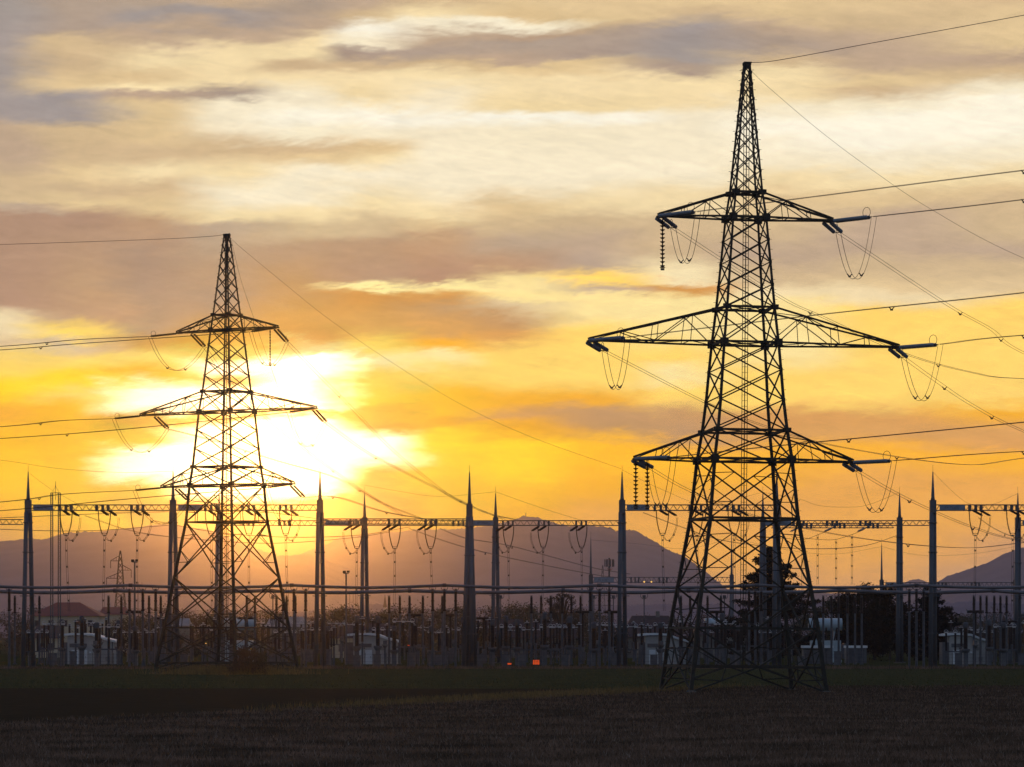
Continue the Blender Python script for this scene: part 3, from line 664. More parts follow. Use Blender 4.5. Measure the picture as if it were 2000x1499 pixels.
mast(1429, YK, 1045, 1133, 'slim far gantry mast behind the near pylon ladder', base=.3, spread=.5, group='far gantry masts')
mast(1722, YK, 1064, 1143, 'slim far gantry mast in front of the dark round trees', base=.3, spread=.5, group='far gantry masts')
mast(1983, YK, 1064, 1143, 'slim far gantry mast hidden by the mast at the right edge', base=.3, spread=.5, group='far gantry masts')
beam(55,338,992,YF,'front gantry beam crossing the twin lattice posts at far left',(66,104),(128,200,268))
beam(338,625,992,YF,'front gantry beam passing behind the sunlit pylon legs',(349,395),(412,485,558))
beam(1215,1517,992,YF,'front gantry beam passing behind the near pylon legs',(1224,1268),(1290,1358,1432))
beam(1822,2112,992,YF,'front gantry beam at the right edge beside the hill',(1834,1884),(1905,1975,2050))
beam(-260,50,1020,YF+60,'lattice beam leaving the left edge below the other beams',None,())
beam(428,712,1022,YB,'rear gantry beam behind the third tall mast',(636,680),(485,555,690))
beam(712,968,1022,YB,'rear gantry beam between the two shorter masts near the centre',(924,964),(770,840,895),1)
beam(625,917,1019,YF+30,'middle gantry beam between the third tall mast and the four legged mast',None,(695,770,842))
beam(968,1215,1022,YB,'rear gantry beam over the central mountain',None,(992,1062,1135))
beam(1490,1757,1022,YB,'rear gantry beam right of the near pylon',(1494,1545),(1560,1625,1690))
beam(1502,1750,1027,YB+25,'deeper second beam right of the near pylon, just behind the other',None,(1575,1640,1705))
beam(1757,1822,1022,YB,'short rear beam between the two masts right of the round trees',None,())
beam(1988,2260,1022,YB,'rear gantry beam leaving the right edge',(1996,2040),())
beam(1154,1429,1133,YK,'low far beam left of the near pylon',(1160,1199),(1240,1295),depth=1.0)
beam(1722,1983,1143,YK,'low far beam over the pale hut at right',(1730,1765),(1840,1905),depth=1.0)

# insulator V strings, droppers and slanting tension sets below the beams
def vstring(u, Y, vt, label, drop=True, side=1, dvb=1192):
    c = at(u, vt, Y); t = thing('insulator_v_string', label, 'insulator', c, 0, 'hanging V insulators below the beams')
    hgt = 3.1
    for s in (-1,1):
        pts = [Vector((s*(.80-.52*(k/7)**2.2), 0, -hgt*k/7)) for k in range(8)]
        b = MB(); b.tube(pts, .05, 5)
        for i in range(19):
            f_ = i/19*7; k = int(f_); p = pts[k].lerp(pts[min(7,k+1)], f_-k); q = p+(pts[min(7,k+1)]-pts[k]).normalized()*.07
            b.tube([p,q], [.12,.07], 6)
        b.build('insulator_string', M['insul'], t)
    g = MB(); g.ring((0,0,-hgt), .34, .035, (0,.5,1)); g.box((0,0,-hgt-.1), .36, .12, .12); g.build('corona_ring', M['galv'], t)
    return t
def dropper(u, Y, v0, v1, label, lean=0.0, r=.02):
    A = at(u, v0, Y); z1 = zz(v1, Y)
    pts = [A, A+Vector((lean*.3,0,(z1-A.z)*.4)), A+Vector((lean,0,z1-A.z))]
    t = wires('dropper_cable', pts, r, label, 'dropper cable', 'vertical dropper cables', [(-.11,0,0),(.11,0,0)], (.12,.3,.5,.7,.88))
    return t
def whereis(u):
    ms = [(55,'the leftmost mast'),(338,'the second tall mast'),(625,'the third tall mast'),(917,'the four legged mast'),(1215,'the fifth tall mast'),(1517,'the sixth tall mast'),(1822,'the seventh tall mast')]
    a = [m for m in ms if m[0] <= u]; return a[-1][1] if a else 'the left edge'
VS = [(129,YF,998,1),(204,YF,998,1),(268,YF,998,1),(413,YF,998,1),(486,YF,998,1),(558,YF,998,1),(697,YF+30,1027,-1),(771,YF+30,1027,-1),(841,YF+30,1027,-1),(993,YB,1029,-1),(1061,YB,1029,-1),(1136,YB,1029,-1),(1294,YF,998,1),(1361,YF,998,1),(1434,YF,998,1),(1905,YF,998,1),(1978,YF,998,1)]
cnt = {}
for u, Y, vt, sd in VS:
    w_ = whereis(u); cnt[w_] = cnt.get(w_, 0)+1; o_ = ORD[cnt[w_]-1]
    vstring(u, Y, vt, f'{o_} hanging V insulator to the right of {w_}')
    vb = HZ-(zz(vt,Y)-3.2-CH)/Y*F
    dropper(u, Y, vb, 1194 if sd > 0 else 1200, f'{o_} vertical dropper cable to the right of {w_}', R.uniform(-.3,.5))
    # jumper hanging beside
    P = at(u, vt, Y)
    A = P+Vector((1.9*sd, -.3, -.9)); B_ = P+Vector((.1,0,-3.35))
    pts = [A, A+Vector((-.15*sd,0,-1.4)), A+Vector((-.75*sd,0,-2.7)), A+Vector((-1.35*sd,.1,-3.0)), B_]
    wires('jumper_cable', pts, .024, f'{o_} hooked jumper cable beside a hanging V insulator, right of {w_}', 'jumper cable', 'hooked jumpers below the beams', [(-.07,-.1,0),(.09,.1,0)], (.4,.6))
    for k,(ax,az) in enumerate(((-.5,.15),(.55,.1))):
        tension(P+Vector((ax*sd,0,az)), P+Vector(((ax+1.25)*sd,-1.6,az-.85)), f'{"lower" if k==0 else "upper"} slanting insulator pair beside the {o_} V insulator right of {w_}', 'slanting insulators on the gantry beams', M['insul'], .22, .13, False)
# slack busbar wires hanging between slanting insulators right of the near pylon
for u, vt in ((1562,1030),(1628,1030),(1693,1030)):
    P = at(u, vt, YB)
    tension(P, P+Vector((-1.5,-.5,-.7)), f'pale slanting insulator below the right rear beam, {ORD[[1562,1628,1693].index(u)]} from the near pylon', 'pale slanting insulators', M['glass'], .3, .15, False)
for i,(u, v0, v1) in enumerate(((1567,1052,1205),(1597,1044,1142),(1633,1054,1142),(1664,1044,1142))):
    dropper(u, YB, v0, v1, f'{ORD[i]} long dropper cable right of the near pylon, against orange sky', 0, .022)
wires('slack_cable', lerpY([(1500,1052),(1535,1052),(1570,1054),(1600,1044),(1622,1035)], YB, YB), .03, 'first slack cable rising to the beam right of the near pylon', 'cable', 'slack cables below the right rear beam', [(0,0,0)])
wires('slack_cable', lerpY([(1545,1049),(1600,1054),(1632,1054),(1665,1044),(1688,1035)], YB, YB), .03, 'second slack cable joining the long droppers right of the near pylon', 'cable', 'slack cables below the right rear beam', [(0,0,0)])
# slanting conductors through the yard
for i,(uv, l) in enumerate((
    ([(165,1008),(250,1036),(340,1050),(520,1062),(680,1052),(760,1040)], 'long slack wire pair dipping across the left hill below the beams'),
    ([(300,1018),(420,1040),(560,1050),(700,1046),(800,1030)], 'slack wire pair crossing behind the sunlit pylon below its lowest arm'),
    ([(858,1033),(909,1052),(1000,1068),(1150,1108),(1230,1122)], 'upper slanting wire pair across the central mountain'),
    ([(798,1033),(860,1055),(909,1070),(1000,1092),(1154,1122),(1215,1130)], 'lower slanting wire pair across the central mountain'),
    ([(1255,1002),(1330,1030),(1420,1058),(1560,1072),(1680,1068),(1757,1045)], 'slack wire pair behind the near pylon below the beams'),
    ([(1910,1012),(1945,1035),(1990,1052),(2100,1075)], 'short slack wire pair at the right edge under the beam'),
    ([(-120,1018),(100,1008),(200,1004),(338,1000)], 'nearly level wire just under the left beam'),
    ([(-120,1030),(150,1038),(338,1026)], 'nearly level lower wire at far left'))):
    wires('slack_cable', lerpY(uv, YF, YB), .022, l, 'cable', 'slanting cables in the yard', [(0,-.2,0),(.1,.2,.06)], (.5,))
gwire(lerpY([(58,925),(80,942),(108,962)], YF, 480), 'thin wire from the leftmost tall mast to the twin lattice posts')
gwire(lerpY([(108,962),(200,1000),(338,990),(430,966)], 480, YB), 'thin wire sagging right from the twin lattice posts')
gwire(lerpY([(-200,880),(0,899),(110,915),(230,923),(338,921)], YF, YF), 'faint sagging wire at far left above the beams')
gwire(lerpY([(712,948),(780,960),(860,970),(968,961)], YB, YB), 'faint wire sagging between two shorter central masts')
gwire(lerpY([(968,961),(1050,990),(1130,1015),(1215,1040)], YB, YB), 'faint wire falling right from the shorter mast beside the four legged mast')
gwire(lerpY([(1215,918),(1290,955),(1380,985),(1490,962)], YF, YB), 'faint wire dropping from the tall mast left of the near pylon')
gwire(lerpY([(1490,962),(1560,975),(1600,988),(1660,991),(1700,985),(1757,962)], YB, YB), 'faint wire sagging between shorter masts right of the near pylon')
gwire(lerpY([(1822,922),(1860,960),(1895,985),(1940,985),(1988,964)], YF, YB), 'faint wire sagging to the right edge mast')
gwire(lerpY([(1154,1055),(1250,1063),(1340,1072),(1429,1052)], YK, YK), 'faint wire between slim far masts left of the near pylon')
gwire(lerpY([(1429,1052),(1560,1078),(1640,1082),(1722,1068)], YK, YK), 'faint wire between slim far masts right of the near pylon')
gwire(lerpY([(1722,1068),(1800,1085),(1900,1082),(1983,1068)], YK, YK), 'faint wire between slim far masts near the right edge')

# twin lattice posts at far left
t = thing('lattice_mast', 'pair of slim lattice posts standing close together at far left', 'mast', (gx(108.5,480),480,0))
H = zz(963,480); b = MB(); l = MB()
for g in (-.52,.52):
    for s in (-.13,.13):
        MB().bar((g+s*1.3,-.12,0),(g+s,-.12,H), .10).build('upright', M['mast'], t)
        MB().bar((g+s*1.3,.12,0),(g+s,.12,H), .10).build('upright', M['mast'], t)
    for i in range(int(H/.55)):
        z = i*.55; l.bar((g-.15,-.13,z),(g+.15,-.13,z+.28), .035); l.bar((g+.15,-.13,z+.28),(g-.15,-.13,z+.55), .035)
l.bar((-.55,0,H),(0,0,H+.9), .03); l.bar((.55,0,H),(0,0,H+.9), .03); l.bar((-.6,0,H),(.6,0,H), .08)
l.build('lacing', M['mast'], t); q = MB(); q.tube([(0,0,H-1),(0,0,H+1.6)], .03, 5); q.box((0,0,H+.9), .12,.12,.2); q.build('lightning_rod', M['wire'], t)

# ---------------------------------------------------------------- busbar tubes and posts
for Y, r, vt, nm in ((455,.19,1146,'upper'),(510,.26,1156,'lower')):
    z = zz(vt, Y)
    spans = [-60,255,570,868,1170,1478,1790,2080] if nm == 'upper' else [-40,225,515,800,1100,1345,1640,1940,2080]
    for i in range(len(spans)-1):
        x0, x1 = gx(spans[i],Y), gx(spans[i+1],Y); t = thing('busbar_tube', '', 'busbar', (x0,Y,z), 0, f'{nm} row of long grey busbar tubes')
        n = 10; pts = [(( x1-x0)*k/n+ (.0 if k else 0), 0, .16-.30*math.sin(math.pi*k/n)) for k in range(n+1)]
        MB().tube(pts, r, 12).build('tube', M['tube'], t, True)
        c = MB(); c.tube([(-.25,0,.16),(.25,0,.16)], r*1.35, 10); c.build('clamp', M['galv'], t)
        t['label'] = f'{nm} grey busbar tube, {ORD[i]} span counted from the left edge'
def make_post(loop):
    t = thing('busbar_support', 'x', 'support', (0,0,0))
    s = MB(); s.tube([(0,0,0),(0,0,7.4)], [.17,.15], 8); s.box((0,0,.05), .6,.6,.12); s.build('steel_stand', M['galv'], t)
    s = MB(); s.sheds((0,0,7.5),(0,0,9.95 if loop else 9.75), .24, .16, .2, 8); s.tube([(0,0,7.42),(0,0,7.6)], .24, 8); s.tube([(0,0,8.7),(0,0,8.8)], .22, 8); s.build('porcelain_insulator', M['insul'], t)
    s = MB()
    if loop: s.ring((0,0,10.5), .42, .045, (0,1,0), 14, .5, 0); s.box((0,0,10.15), .3,.3,.35)
    else: s.tube([(0,0,9.7),(0,0,10.0)], .13, 8); s.ring((0,0,9.95), .22, .03)
    s.build('corona_fitting', M['galv'], t)
    return t
proto = {}
bays = [0,338,625,917,1215,1517,1822,2200]
bayn = ['left of the second tall mast','behind the sunlit left pylon','left of the four legged mast','right of the four legged mast','around the near pylon legs','right of the near pylon','at the right edge']
def bay(u):
    for i in range(len(bays)-1):
        if bays[i] <= u < bays[i+1]: return i
    return 6
items = {}
def place(kind, mk, u, Y, cat, desc, group, z=0, rz=0):
    if kind not in proto: proto[kind] = o = mk()
    else: o = copy_tree(proto[kind])
    o.location = (gx(u,Y), Y, z); o.rotation_euler = (0,0,rz)
    o['category'] = cat; o['group'] = f'{group} {bayn[bay(u)]}'
    items.setdefault((kind, bay(u), desc), []).append((u, o)); return o
for u in (18,253,279,304,553,574,597,845,868,890,1153,1171,1190,1463,1475,1487,1776,1790,1804):
    place('pf', lambda: make_post(True), u, 455, 'support', 'front busbar post with ring on top', 'front busbar posts')
for u in (29,77,212,237,291,314,340,482,498,540,560,577,760,781,800,826,864,1038,1057,1076,1098,1116,1134,1330,1348,1363,1382,1408,1608,1624,1638,1655,1670,1683,1902,1915,1927,1942,1954,1966):
    place('pb', lambda: make_post(False), u, 510, 'support', 'rear busbar post with dark insulator', 'rear busbar posts')

def mk_ct():
    t = thing('current_transformer', 'x', 'transformer'); s = MB(); s.box((0,0,1.0), .62,.62,2.0); s.build('stand', M['cab'], t)
    s = MB(); s.tube([(0,0,1.9),(0,0,2.35),(0,0,2.6)], [.30,.62,.62], 10); s.build('base_tank', M['cab'], t)
    s = MB(); s.sheds((0,0,2.6),(0,0,5.6), .36,.27,.2,8); s.build('porcelain_insulator', M['insul'], t)
    s = MB(); s.tube([(0,0,5.6),(0,0,5.75),(0,0,6.35),(0,0,6.5)], [.26,.36,.36,.2], 10); s.bar((-.7,0,6.0),(.7,0,6.0), .1); s.build('head', M['galv'], t)
    return t
def mk_br():
    t = thing('circuit_breaker', 'x', 'circuit breaker'); s = MB(); s.box((0,0,1.1), .5,.5,2.2); s.build('stand', M['cab'], t)
    s = MB(); s.box((.0,-.4,1.0), .9,.45,1.1); s.build('drive_cabinet', M['cab'], t)
    s = MB(); s.sheds((0,0,2.2),(0,0,6.4), .24,.17,.2,8); s.build('support_insulator', M['insul'], t)
    s = MB(); s.sheds((-1.05,0,6.75),(1.05,0,6.75), .24,.17,.14,8); s.box((0,0,6.6), .4,.3,.4); s.build('interrupter', M['insul'], t)
    s = MB(); s.tube([(-1.25,0,6.75),(-1.05,0,6.75)], .2, 8); s.tube([(1.05,0,6.75),(1.25,0,6.75)], .2, 8); s.build('terminal', M['galv'], t)
    return t
def mk_ds():
    t = thing('disconnector', 'x', 'switch'); s = MB()
    for x in (-1.3,1.3): s.box((x,0,1.1), .16,.3,2.2)
    s.box((0,0,2.25), 3.3,.35,.2); s.build('frame', M['galv'], t)
    for x in (-1.3,0,1.3):
        s = MB(); s.sheds((x,0,2.35),(x,0,5.3), .19,.14,.2,7); s.build('post_insulator', M['insul'], t)
    s = MB(); s.bar((-1.5,0,5.45),(1.5,0,5.45), .08)
    for x in (-1.3,0,1.3): s.box((x,0,5.42), .35,.25,.22); s.ring((x,0,5.55), .28,.03,(0,1,0))
    s.build('contact_arm', M['clamp'], t); return t
def mk_sa():
    t = thing('surge_arrester', 'x', 'surge arrester'); s = MB(); s.tube([(0,0,0),(0,0,2.9)], .14, 8); s.box((0,0,.05), .5,.5,.1); s.build('stand', M['galv'], t)
    s = MB(); s.sheds((0,0,2.95),(0,0,5.9), .20,.15,.2,7); s.build('porcelain_insulator', M['insul'], t)
    s = MB(); s.ring((0,0,5.75), .33,.035); s.box((0,0,5.95), .25,.25,.15); s.build('grading_ring', M['clamp'], t); return t
def mk_cab():
    t = thing('control_cabinet', 'x', 'cabinet'); s = MB(); s.box((0,0,.9), 1.0,.5,1.5); s.box((0,0,.08), 1.1,.6,.16); s.build('body', M['cab'], t)
    s = MB(); s.box((0,0,1.7), 1.15,.65,.08); s.build('roof', M['galv'], t); s = MB(); s.box((0,-.265,.9), .8,.03,1.25); s.box((.3,-.29,.95), .05,.03,.2); s.build('door', M['cab'], t); return t
def mk_pole():
    t = thing('pedestal', 'x', 'pedestal'); s = MB(); s.tube([(0,0,0),(0,0,2.5)], .12, 8); s.tube([(0,0,2.5),(0,0,2.9)], [.12,.4], 8); s.box((0,0,2.98), .9,.9,.1); s.build('column', M['cab'], t)
    s = MB(); s.box((0,0,3.3), .5,.5,.5); s.build('drive_box', M['cab'], t); return t
MK = {'ct':(mk_ct,'transformer','grey headed current transformer on square stand','current transformers'),'br':(mk_br,'circuit breaker','T shaped breaker with dark ribbed head','circuit breakers'),
      'ds':(mk_ds,'switch','three post disconnector on a steel frame','disconnectors'),'sa':(mk_sa,'surge arrester','thin dark surge arrester on a pole','surge arresters'),
      'cab':(mk_cab,'cabinet','grey control cabinet on the ground','control cabinets'),'pole':(mk_pole,'pedestal','grey pedestal with a drive box','pedestals')}
def put(k, u, Y, rz=0):
    mk, cat, desc, grp = MK[k]; o = place(k, mk, u, Y, cat, desc, grp, 0, rz); o.scale = (1,1,R.choice((.86,.93,1,1,1.07,1.14)))
for u in (121,189,697,770,842,962,988,1064,1160,1290,1362,1442,1886,1960,264): put('ct', u, 480+R.uniform(-4,8))
for u in (262,320,480,545,808,880,945,1062,1138,1195,1400,1460,1590,1905,1972): put('br', u, 520+R.uniform(-6,6), R.uniform(-.2,.2))
for b0 in (75,150,215,290,390,455,520,585,655,715,790,855,930,1000,1075,1120,1190,1250,1320,1395,1460,1530,1870,1930,1985): put('ds', b0+R.uniform(-6,6), R.choice((500,540,575,600)), R.uniform(-.25,.25))
for u in (82,133,178,228,300,345,400,440,500,566,612,646,664,740,790,830,905,950,1010,1047,1090,1150,1180,1238,1265,1310,1350,1385,1420,1500,1545,1858,1895,1918,1990): put('sa', u+R.uniform(-3,3), R.choice((490,530,560,590)))
for u in (70,100,135,205,250,300,365,415,470,530,600,640,690,735,800,835,855,930,980,1020,1110,1160,1205,1275,1335,1380,1440,1500,1560,1630,1880,1940,1990): put('cab', u+R.uniform(-8,8), R.choice((468,500,550)), R.uniform(-.3,.3))
for u in (186,196,436,492,668,752,770,818,885,1045,1140,1168,1292,1352,1458,1905,1896): put('pole', u, R.choice((470,505,545)))
for b0 in (100,180,240,320,430,500,560,610,690,750,820,885,975,1040,1100,1165,1220,1300,1350,1420,1500,1900,1960): put('ds', b0+R.uniform(-5,5), R.choice((485,520,560)), R.uniform(-.2,.2))
for u in (92,145,166,205,232,285,318,372,420,455,522,556,590,630,655,705,728,756,806,838,872,936,958,996,1028,1075,1105,1130,1210,1252,1330,1375,1402,1435,1475,1520,1875,1932,1952,1975): put('sa', u+R.uniform(-3,3), R.choice((480,515,545)))
for u in (160,232,398,452,640,738,812,905,1010,1112,1215,1330,1410,1932): put('ct', u, 500+R.uniform(-8,20))
def ordn(i, n):
    if n == 1: return 'only'
    if i == 0: return 'leftmost'
    if i == n-1: return 'rightmost'
    return ORD[i]+' from left,' if i < 10 else f'{i+1}th from left,'
for (kind, b, desc), L_ in items.items():
    L_.sort(key=lambda q: q[0]); n = len(L_)
    for i,(u,o) in enumerate(L_):
        o['label'] = f'{desc}, {ordn(i,n)} {bayn[b]}' if n > 1 else f'{desc}, the only one {bayn[b]}'

# light poles
def lightpole(u, Y, v, label):
    t = thing('floodlight_pole', label, 'light pole', (gx(u,Y),Y,0), 0, 'floodlight poles'); z = zz(v,Y)
    MB().tube([(0,0,0),(0,0,z)], [.16,.10], 8).build('pole', M['mast'], t)
    s = MB(); s.box((-.25,-.1,z+.1), .45,.35,.35); s.box((.3,.1,z+.15), .4,.35,.3); s.box((0,0,z-.1), .8,.15,.1); s.build('floodlight', M['dark'], t)
    s = MB(); 
    for x in (.5,1.0): s.bar((x,.4,0),(x,.4,z*.8), .04)
    for i in range(int(z*.8/1.0)): s.bar((.5,.4,i*1.0),(1.0,.4,i*1.0), .03)
    s.build('ladder', M['mast'], t)
lightpole(263,500,1097,'slim floodlight pole left of the second tall mast'); lightpole(676,505,1119,'slim floodlight pole between the third tall mast and the next')
for i,(u,Y) in enumerate(((533,560),(978,580),(1160,600),(1198,560),(1258,540),(1415,560))):
    t = thing('measuring_post', f'slim grey post with small ring head above the equipment, {ORD[i]} from the left', 'post', (gx(u,Y),Y,0), 0, 'slim ring headed posts')
    z = zz(1166,Y); MB().tube([(0,0,0),(0,0,z)], .09, 6).build('pole', M['galv'], t); s = MB(); s.box((0,0,z), .5,.3,.5); s.ring((0,0,z+.2), .55,.04,(0,1,0)); s.ring((0,0,z*.62+.3), .35,.04); s.build('ring_head', M['galv'], t)

# control huts
def hut(u0, u1, Y, label, mirror=False):
    W = gx(u1,Y)-gx(u0,Y); t = thing('control_hut', label, 'hut', (gx((u0+u1)/2,Y), Y, 0), math.radians(R.uniform(-2,2)), 'pale control huts'); D = 5.0; h = zz(1249,Y)
    b = MB(); hl = zz(1243,Y); pr = [(-W*.36,0),(W*.48,0),(W*.48,zz(1256,Y)),(W*.1,hl),(-W*.36,hl)]
    n = len(pr); b.add([(x,-D/2,z) for x,z in pr]+[(x,D/2,z) for x,z in pr], [tuple(range(n)), tuple(reversed(range(n,2*n)))]+[(i,i+n,(i+1)%n+n,(i+1)%n) for i in range(n)])
    w_ = b.build('wall', M['white'], t)
    b = MB(); b.box((-W*.43,.3,(hl-.9)/2), W*.14, D*.8, hl-.9); b.build('annex', M['cab'], t)
    r = MB(); top = [(-W*.5,hl-.02),(-W*.3,hl+.10),(-W*.1,hl+.12),(W*.1,hl+.02),(W*.3,zz(1250,Y)),(W*.52,zz(1256,Y)+.02)]
    n = len(top); vs = []
    for y in (-D/2-.35, D/2+.35):
        vs += [(x,y,z+.04) for x,z in top]+[(x,y,z+.34) for x,z in top]
    fs = []
    for i in range(n-1): fs += [(i,i+1,i+1+n,i+n),(2*n+i+1,2*n+i,3*n+i,3*n+i+1),(i+n,i+1+n,3*n+i+1,3*n+i),(i+1,i,2*n+i,2*n+i+1)]
    fs += [(0,n,3*n,2*n),(n-1,3*n-1,4*n-1,2*n-1)]
    r.add(vs, fs); r.build('roof', M['roofw'], t)
    d = MB(); d.box((-W*.16,-D/2-.03,2.75), W*.32, .06, .55); d.build('window_band', M['cab'], t)
    for x in (-W*.22,-W*.06):
        d = MB(); d.box((x,-D/2-.03,1.05), W*.13, .06, 2.1); dd = d.build('door', M['roofw'], t); q = MB(); q.box((x+.3,-D/2-.08,1.05), .05,.05,.3); q.build('handle', M['dark'], dd)
    for x, zc, sw, sh in ((W*.22,2.3,.5,.4),(W*.36,.8,.6,.5)):
        x += R.uniform(-.4,.4); v_ = MB()
        for q in range(4): v_.box((x,-D/2-.04,zc-sh/2+q*sh/3.2), sw, .05, .06)
        v_.build('vent', M['cab'], t)
    v_ = MB(); v_.box((W*R.uniform(.05,.12),-D/2-.05,1.75), .3,.03,.22); v_.build('notice', M['roofw'], t)
    v_ = MB(); v_.box((-W*.14,-D/2-.12,2.35), .2,.2,.16); v_.build('wall_lamp', M['dark'], t)
    d = MB(); d.box((W*.47,-D/2-.05,1.8), .1,.1,3.4); d.build('downpipe', M['galv'], t)
hut(122,228,515,'pale hut with sloping white roof, left of the sunlit pylon'); hut(678,778,515,'pale hut with sloping white roof, right of the third tall mast')
hut(1246,1342,515,'pale hut with sloping white roof, partly behind the near pylon left leg'); hut(1838,1928,515,'pale hut with sloping white roof, right of the dark conifer')

# power transformers
def transformer(u, Y, label, W=4.6):
    t = thing('power_transformer', label, 'transformer', (gx(u,Y),Y,0), 0, 'large oil transformers'); v1 = zz(1208,Y); 
    s = MB(); s.box((0,0,1.9), W,2.6,3.0); s.box((0,0,.2), W*1.05,3,.4); s.build('tank', M['tank'], t)
    s = MB(); s.tube([(-W*.56,0,v1-.95),(W*.56,0,v1-.95)], .95, 16); s.build('conservator', M['tank'], t, True)
    s = MB()
    for x in (-W*.3,W*.3): s.box((x,0,(3.4+v1-1.7)/2), .35,.35,v1-1.7-3.3)
    s.build('conservator_leg', M['tank'], t)
    for x in (-1.3,0,1.3):
        s = MB(); s.sheds((x,-.9,3.4),(x*1.3,-1.4,5.4), .17,.1,.16,8); s.build('bushing', M['insul'], t)
    s = MB()
    for i in range(8): s.box((W*.5+.6,-1.1+i*.32,1.7), .9,.1,2.2)
    s.box((W*.5+.6,0,2.9), .3,2.4,.15); s.build('radiator', M['cab'], t)
transformer(1612,545,'blue grey transformer with a round tank on top, right of the near pylon'); transformer(462,560,'transformer with a pale round tank seen between the sunlit pylon legs',5.2); transformer(1400,640,'transformer seen through the near pylon base',4)
def shed(u0,u1,v,Y,label,rm='roofw',wm='cab'):
    x0,x1=gx(u0,Y),gx(u1,Y); h=zz(v,Y); t = thing('equipment_shed', label, 'shed', ((x0+x1)/2,Y,0)); W=x1-x0
    s=MB(); s.box((0,0,h/2),W*.94,3,h); s.build('wall',M[wm],t); s=MB(); s.box((0,0,h+.18),W,3.6,.35); s.build('roof',M[rm],t)
    for x in (-W*.25,W*.2): s=MB(); s.box((x,-1.53,1.1),.9,.06,2.2); s.build('door',M['galv'],t)
shed(1566,1626,1266,520,'low flat shed with white roof edge beside the near pylon right leg'); shed(1650,1692,1266,530,'low grey enclosure left of the dark round trees')

# perimeter fence
FY = gy(1309)
t = thing('perimeter_fence', 'thin dark wire fence along the front of the substation', 'fence', (0,FY,0))
n = 0
for i in range(-40, 41):
    MB().bar((i*2.6+R.uniform(-.05,.05),0,0),(i*2.6,0,2.1), .06).build('post', M['wire'], t); n += 1
s = MB()
for z in (.15,.6,1.05,1.5,1.95): s.bar((-104,0,z),(104,0,z), .018)
s.build('wire_mesh', M['wire'], t)
for i,(u,v,sz,m) in enumerate(((995,1297,.50,'orange'),(1047,1294,.85,'orange'),(402,1257,.2,'yellow'),(490,1268,.22,'yellow'),(798,1261,.26,'orange'))):
    Y = 464; t = thing('work_lamp', ['low orange lamp right of the four legged mast','large bright orange lamp near the ground right of the centre','small yellow lamp left of the sunlit pylon base','small yellow lamp behind the sunlit pylon base','small orange lamp on a cabinet near the centre'][i], 'lamp', at(u,v,Y)*1.0)
    s = MB(); s.box((0,.16,0), sz*1.25,.24,sz*.85); s.build('housing', M['dark'], t)
    s = MB()
    if i == 1:
        for k in range(4): s.box(((k-1.5)*sz*.27,0,0), sz*.2,.06,sz*.7)
    else: s.box((0,0,0), sz,.06,sz*.4)
    s.build('lens', M[m], t)
    s = MB(); z = at(u,v,Y).z; s.bar((0,.2,-z),(0,.2,-sz*.3), .12); s.build('stand', M['galv'], t)
for i,(u,Y) in enumerate(((1291,700),(1258,700))):
    t = thing('floodlight', f'{"right" if i==0 else "left"} small yellow light on the low far beam', 'lamp', at(u-19 if i==0 else u,1136,Y)+Vector((0,-.7,-.1)), 0); s = MB(); s.tube([(0,0,0),(0,.3,0)], .2, 8); s.build('housing', M['dark'], t); s = MB(); s.tube([(0,-.06,0),(0,0,0)], .16, 8); s.build('lens', M['yellow'], t)
# ---------------------------------------------------------------- vegetation
def quads(name, C, S, m, parent=None, squash=.6):
    """a mass of small leaf faces at centres C with sizes S"""
    n = len(C); a = NR.normal(size=(n,3)); a /= np.linalg.norm(a,axis=1)[:,None]
    b = NR.normal(size=(n,3)); b -= (b*a).sum(1)[:,None]*a; b /= np.linalg.norm(b,axis=1)[:,None]
    a = a*S[:,None]; b = b*S[:,None]*squash
    v = np.stack([C+a, C+b, C-a, C-b], 1).reshape(-1)
    me = bpy.data.meshes.new(name); me.vertices.add(4*n); me.vertices.foreach_set('co', v)
    me.loops.add(4*n); me.loops.foreach_set('vertex_index', np.arange(4*n, dtype=np.int32))
    me.polygons.add(n); me.polygons.foreach_set('loop_start', np.arange(0,4*n,4, dtype=np.int32))
    me.polygons.foreach_set('loop_total', np.full(n,4, dtype=np.int32)); me.materials.append(m); me.update(); me.validate()
    o = bpy.data.objects.new(name, me); col.objects.link(o)
    if parent: o.parent = parent
    return o
def bushy(h, w, seed, m, dens=2600, bare=False, trunk=.3):
    rr = random.Random(seed); t = thing('leafy_tree', 'x', 'tree'); b = MB()
    th = h*trunk; b.tube([(0,0,-.2),(0,0,th),(rr.uniform(-.3,.3),0,h*.75)], [h*.028,h*.02,h*.008], 7)
    cl = []
    nl = 22 if not bare else 30
    for i in range(nl):
        a = rr.uniform(0,6.28); e = rr.uniform(0,1); z = th+(h-th)*(.12+.88*e)
        rad = w/2*math.sqrt(max(.03, 1-((z-(th+(h-th)*.45))/((h-th)*.6))**2))*rr.uniform(.35,1.0)
        c = Vector((math.cos(a)*rad, math.sin(a)*rad, min(z, h*.97))); cl.append(c)
        b.tube([(0,0,th*rr.uniform(.6,1)+ (z-th)*.3), c*.6+Vector((0,0,z*.35)), c], [h*.012,h*.007,h*.003], 4)
    b.build('trunk', M['bark'], t)
    C = []; S = []
    for c in cl:
        r = w*rr.uniform(.09,.19)*(.6 if bare else 1); k = int(dens/nl)
        p = NR.normal(size=(k,3))*np.array([r,r,r*.75])*.62+np.array(c); C.append(p); S.append(NR.uniform(.10,.24,k)*(h/10)**.5)
    quads('crown', np.concatenate(C), np.concatenate(S), m, t); return t
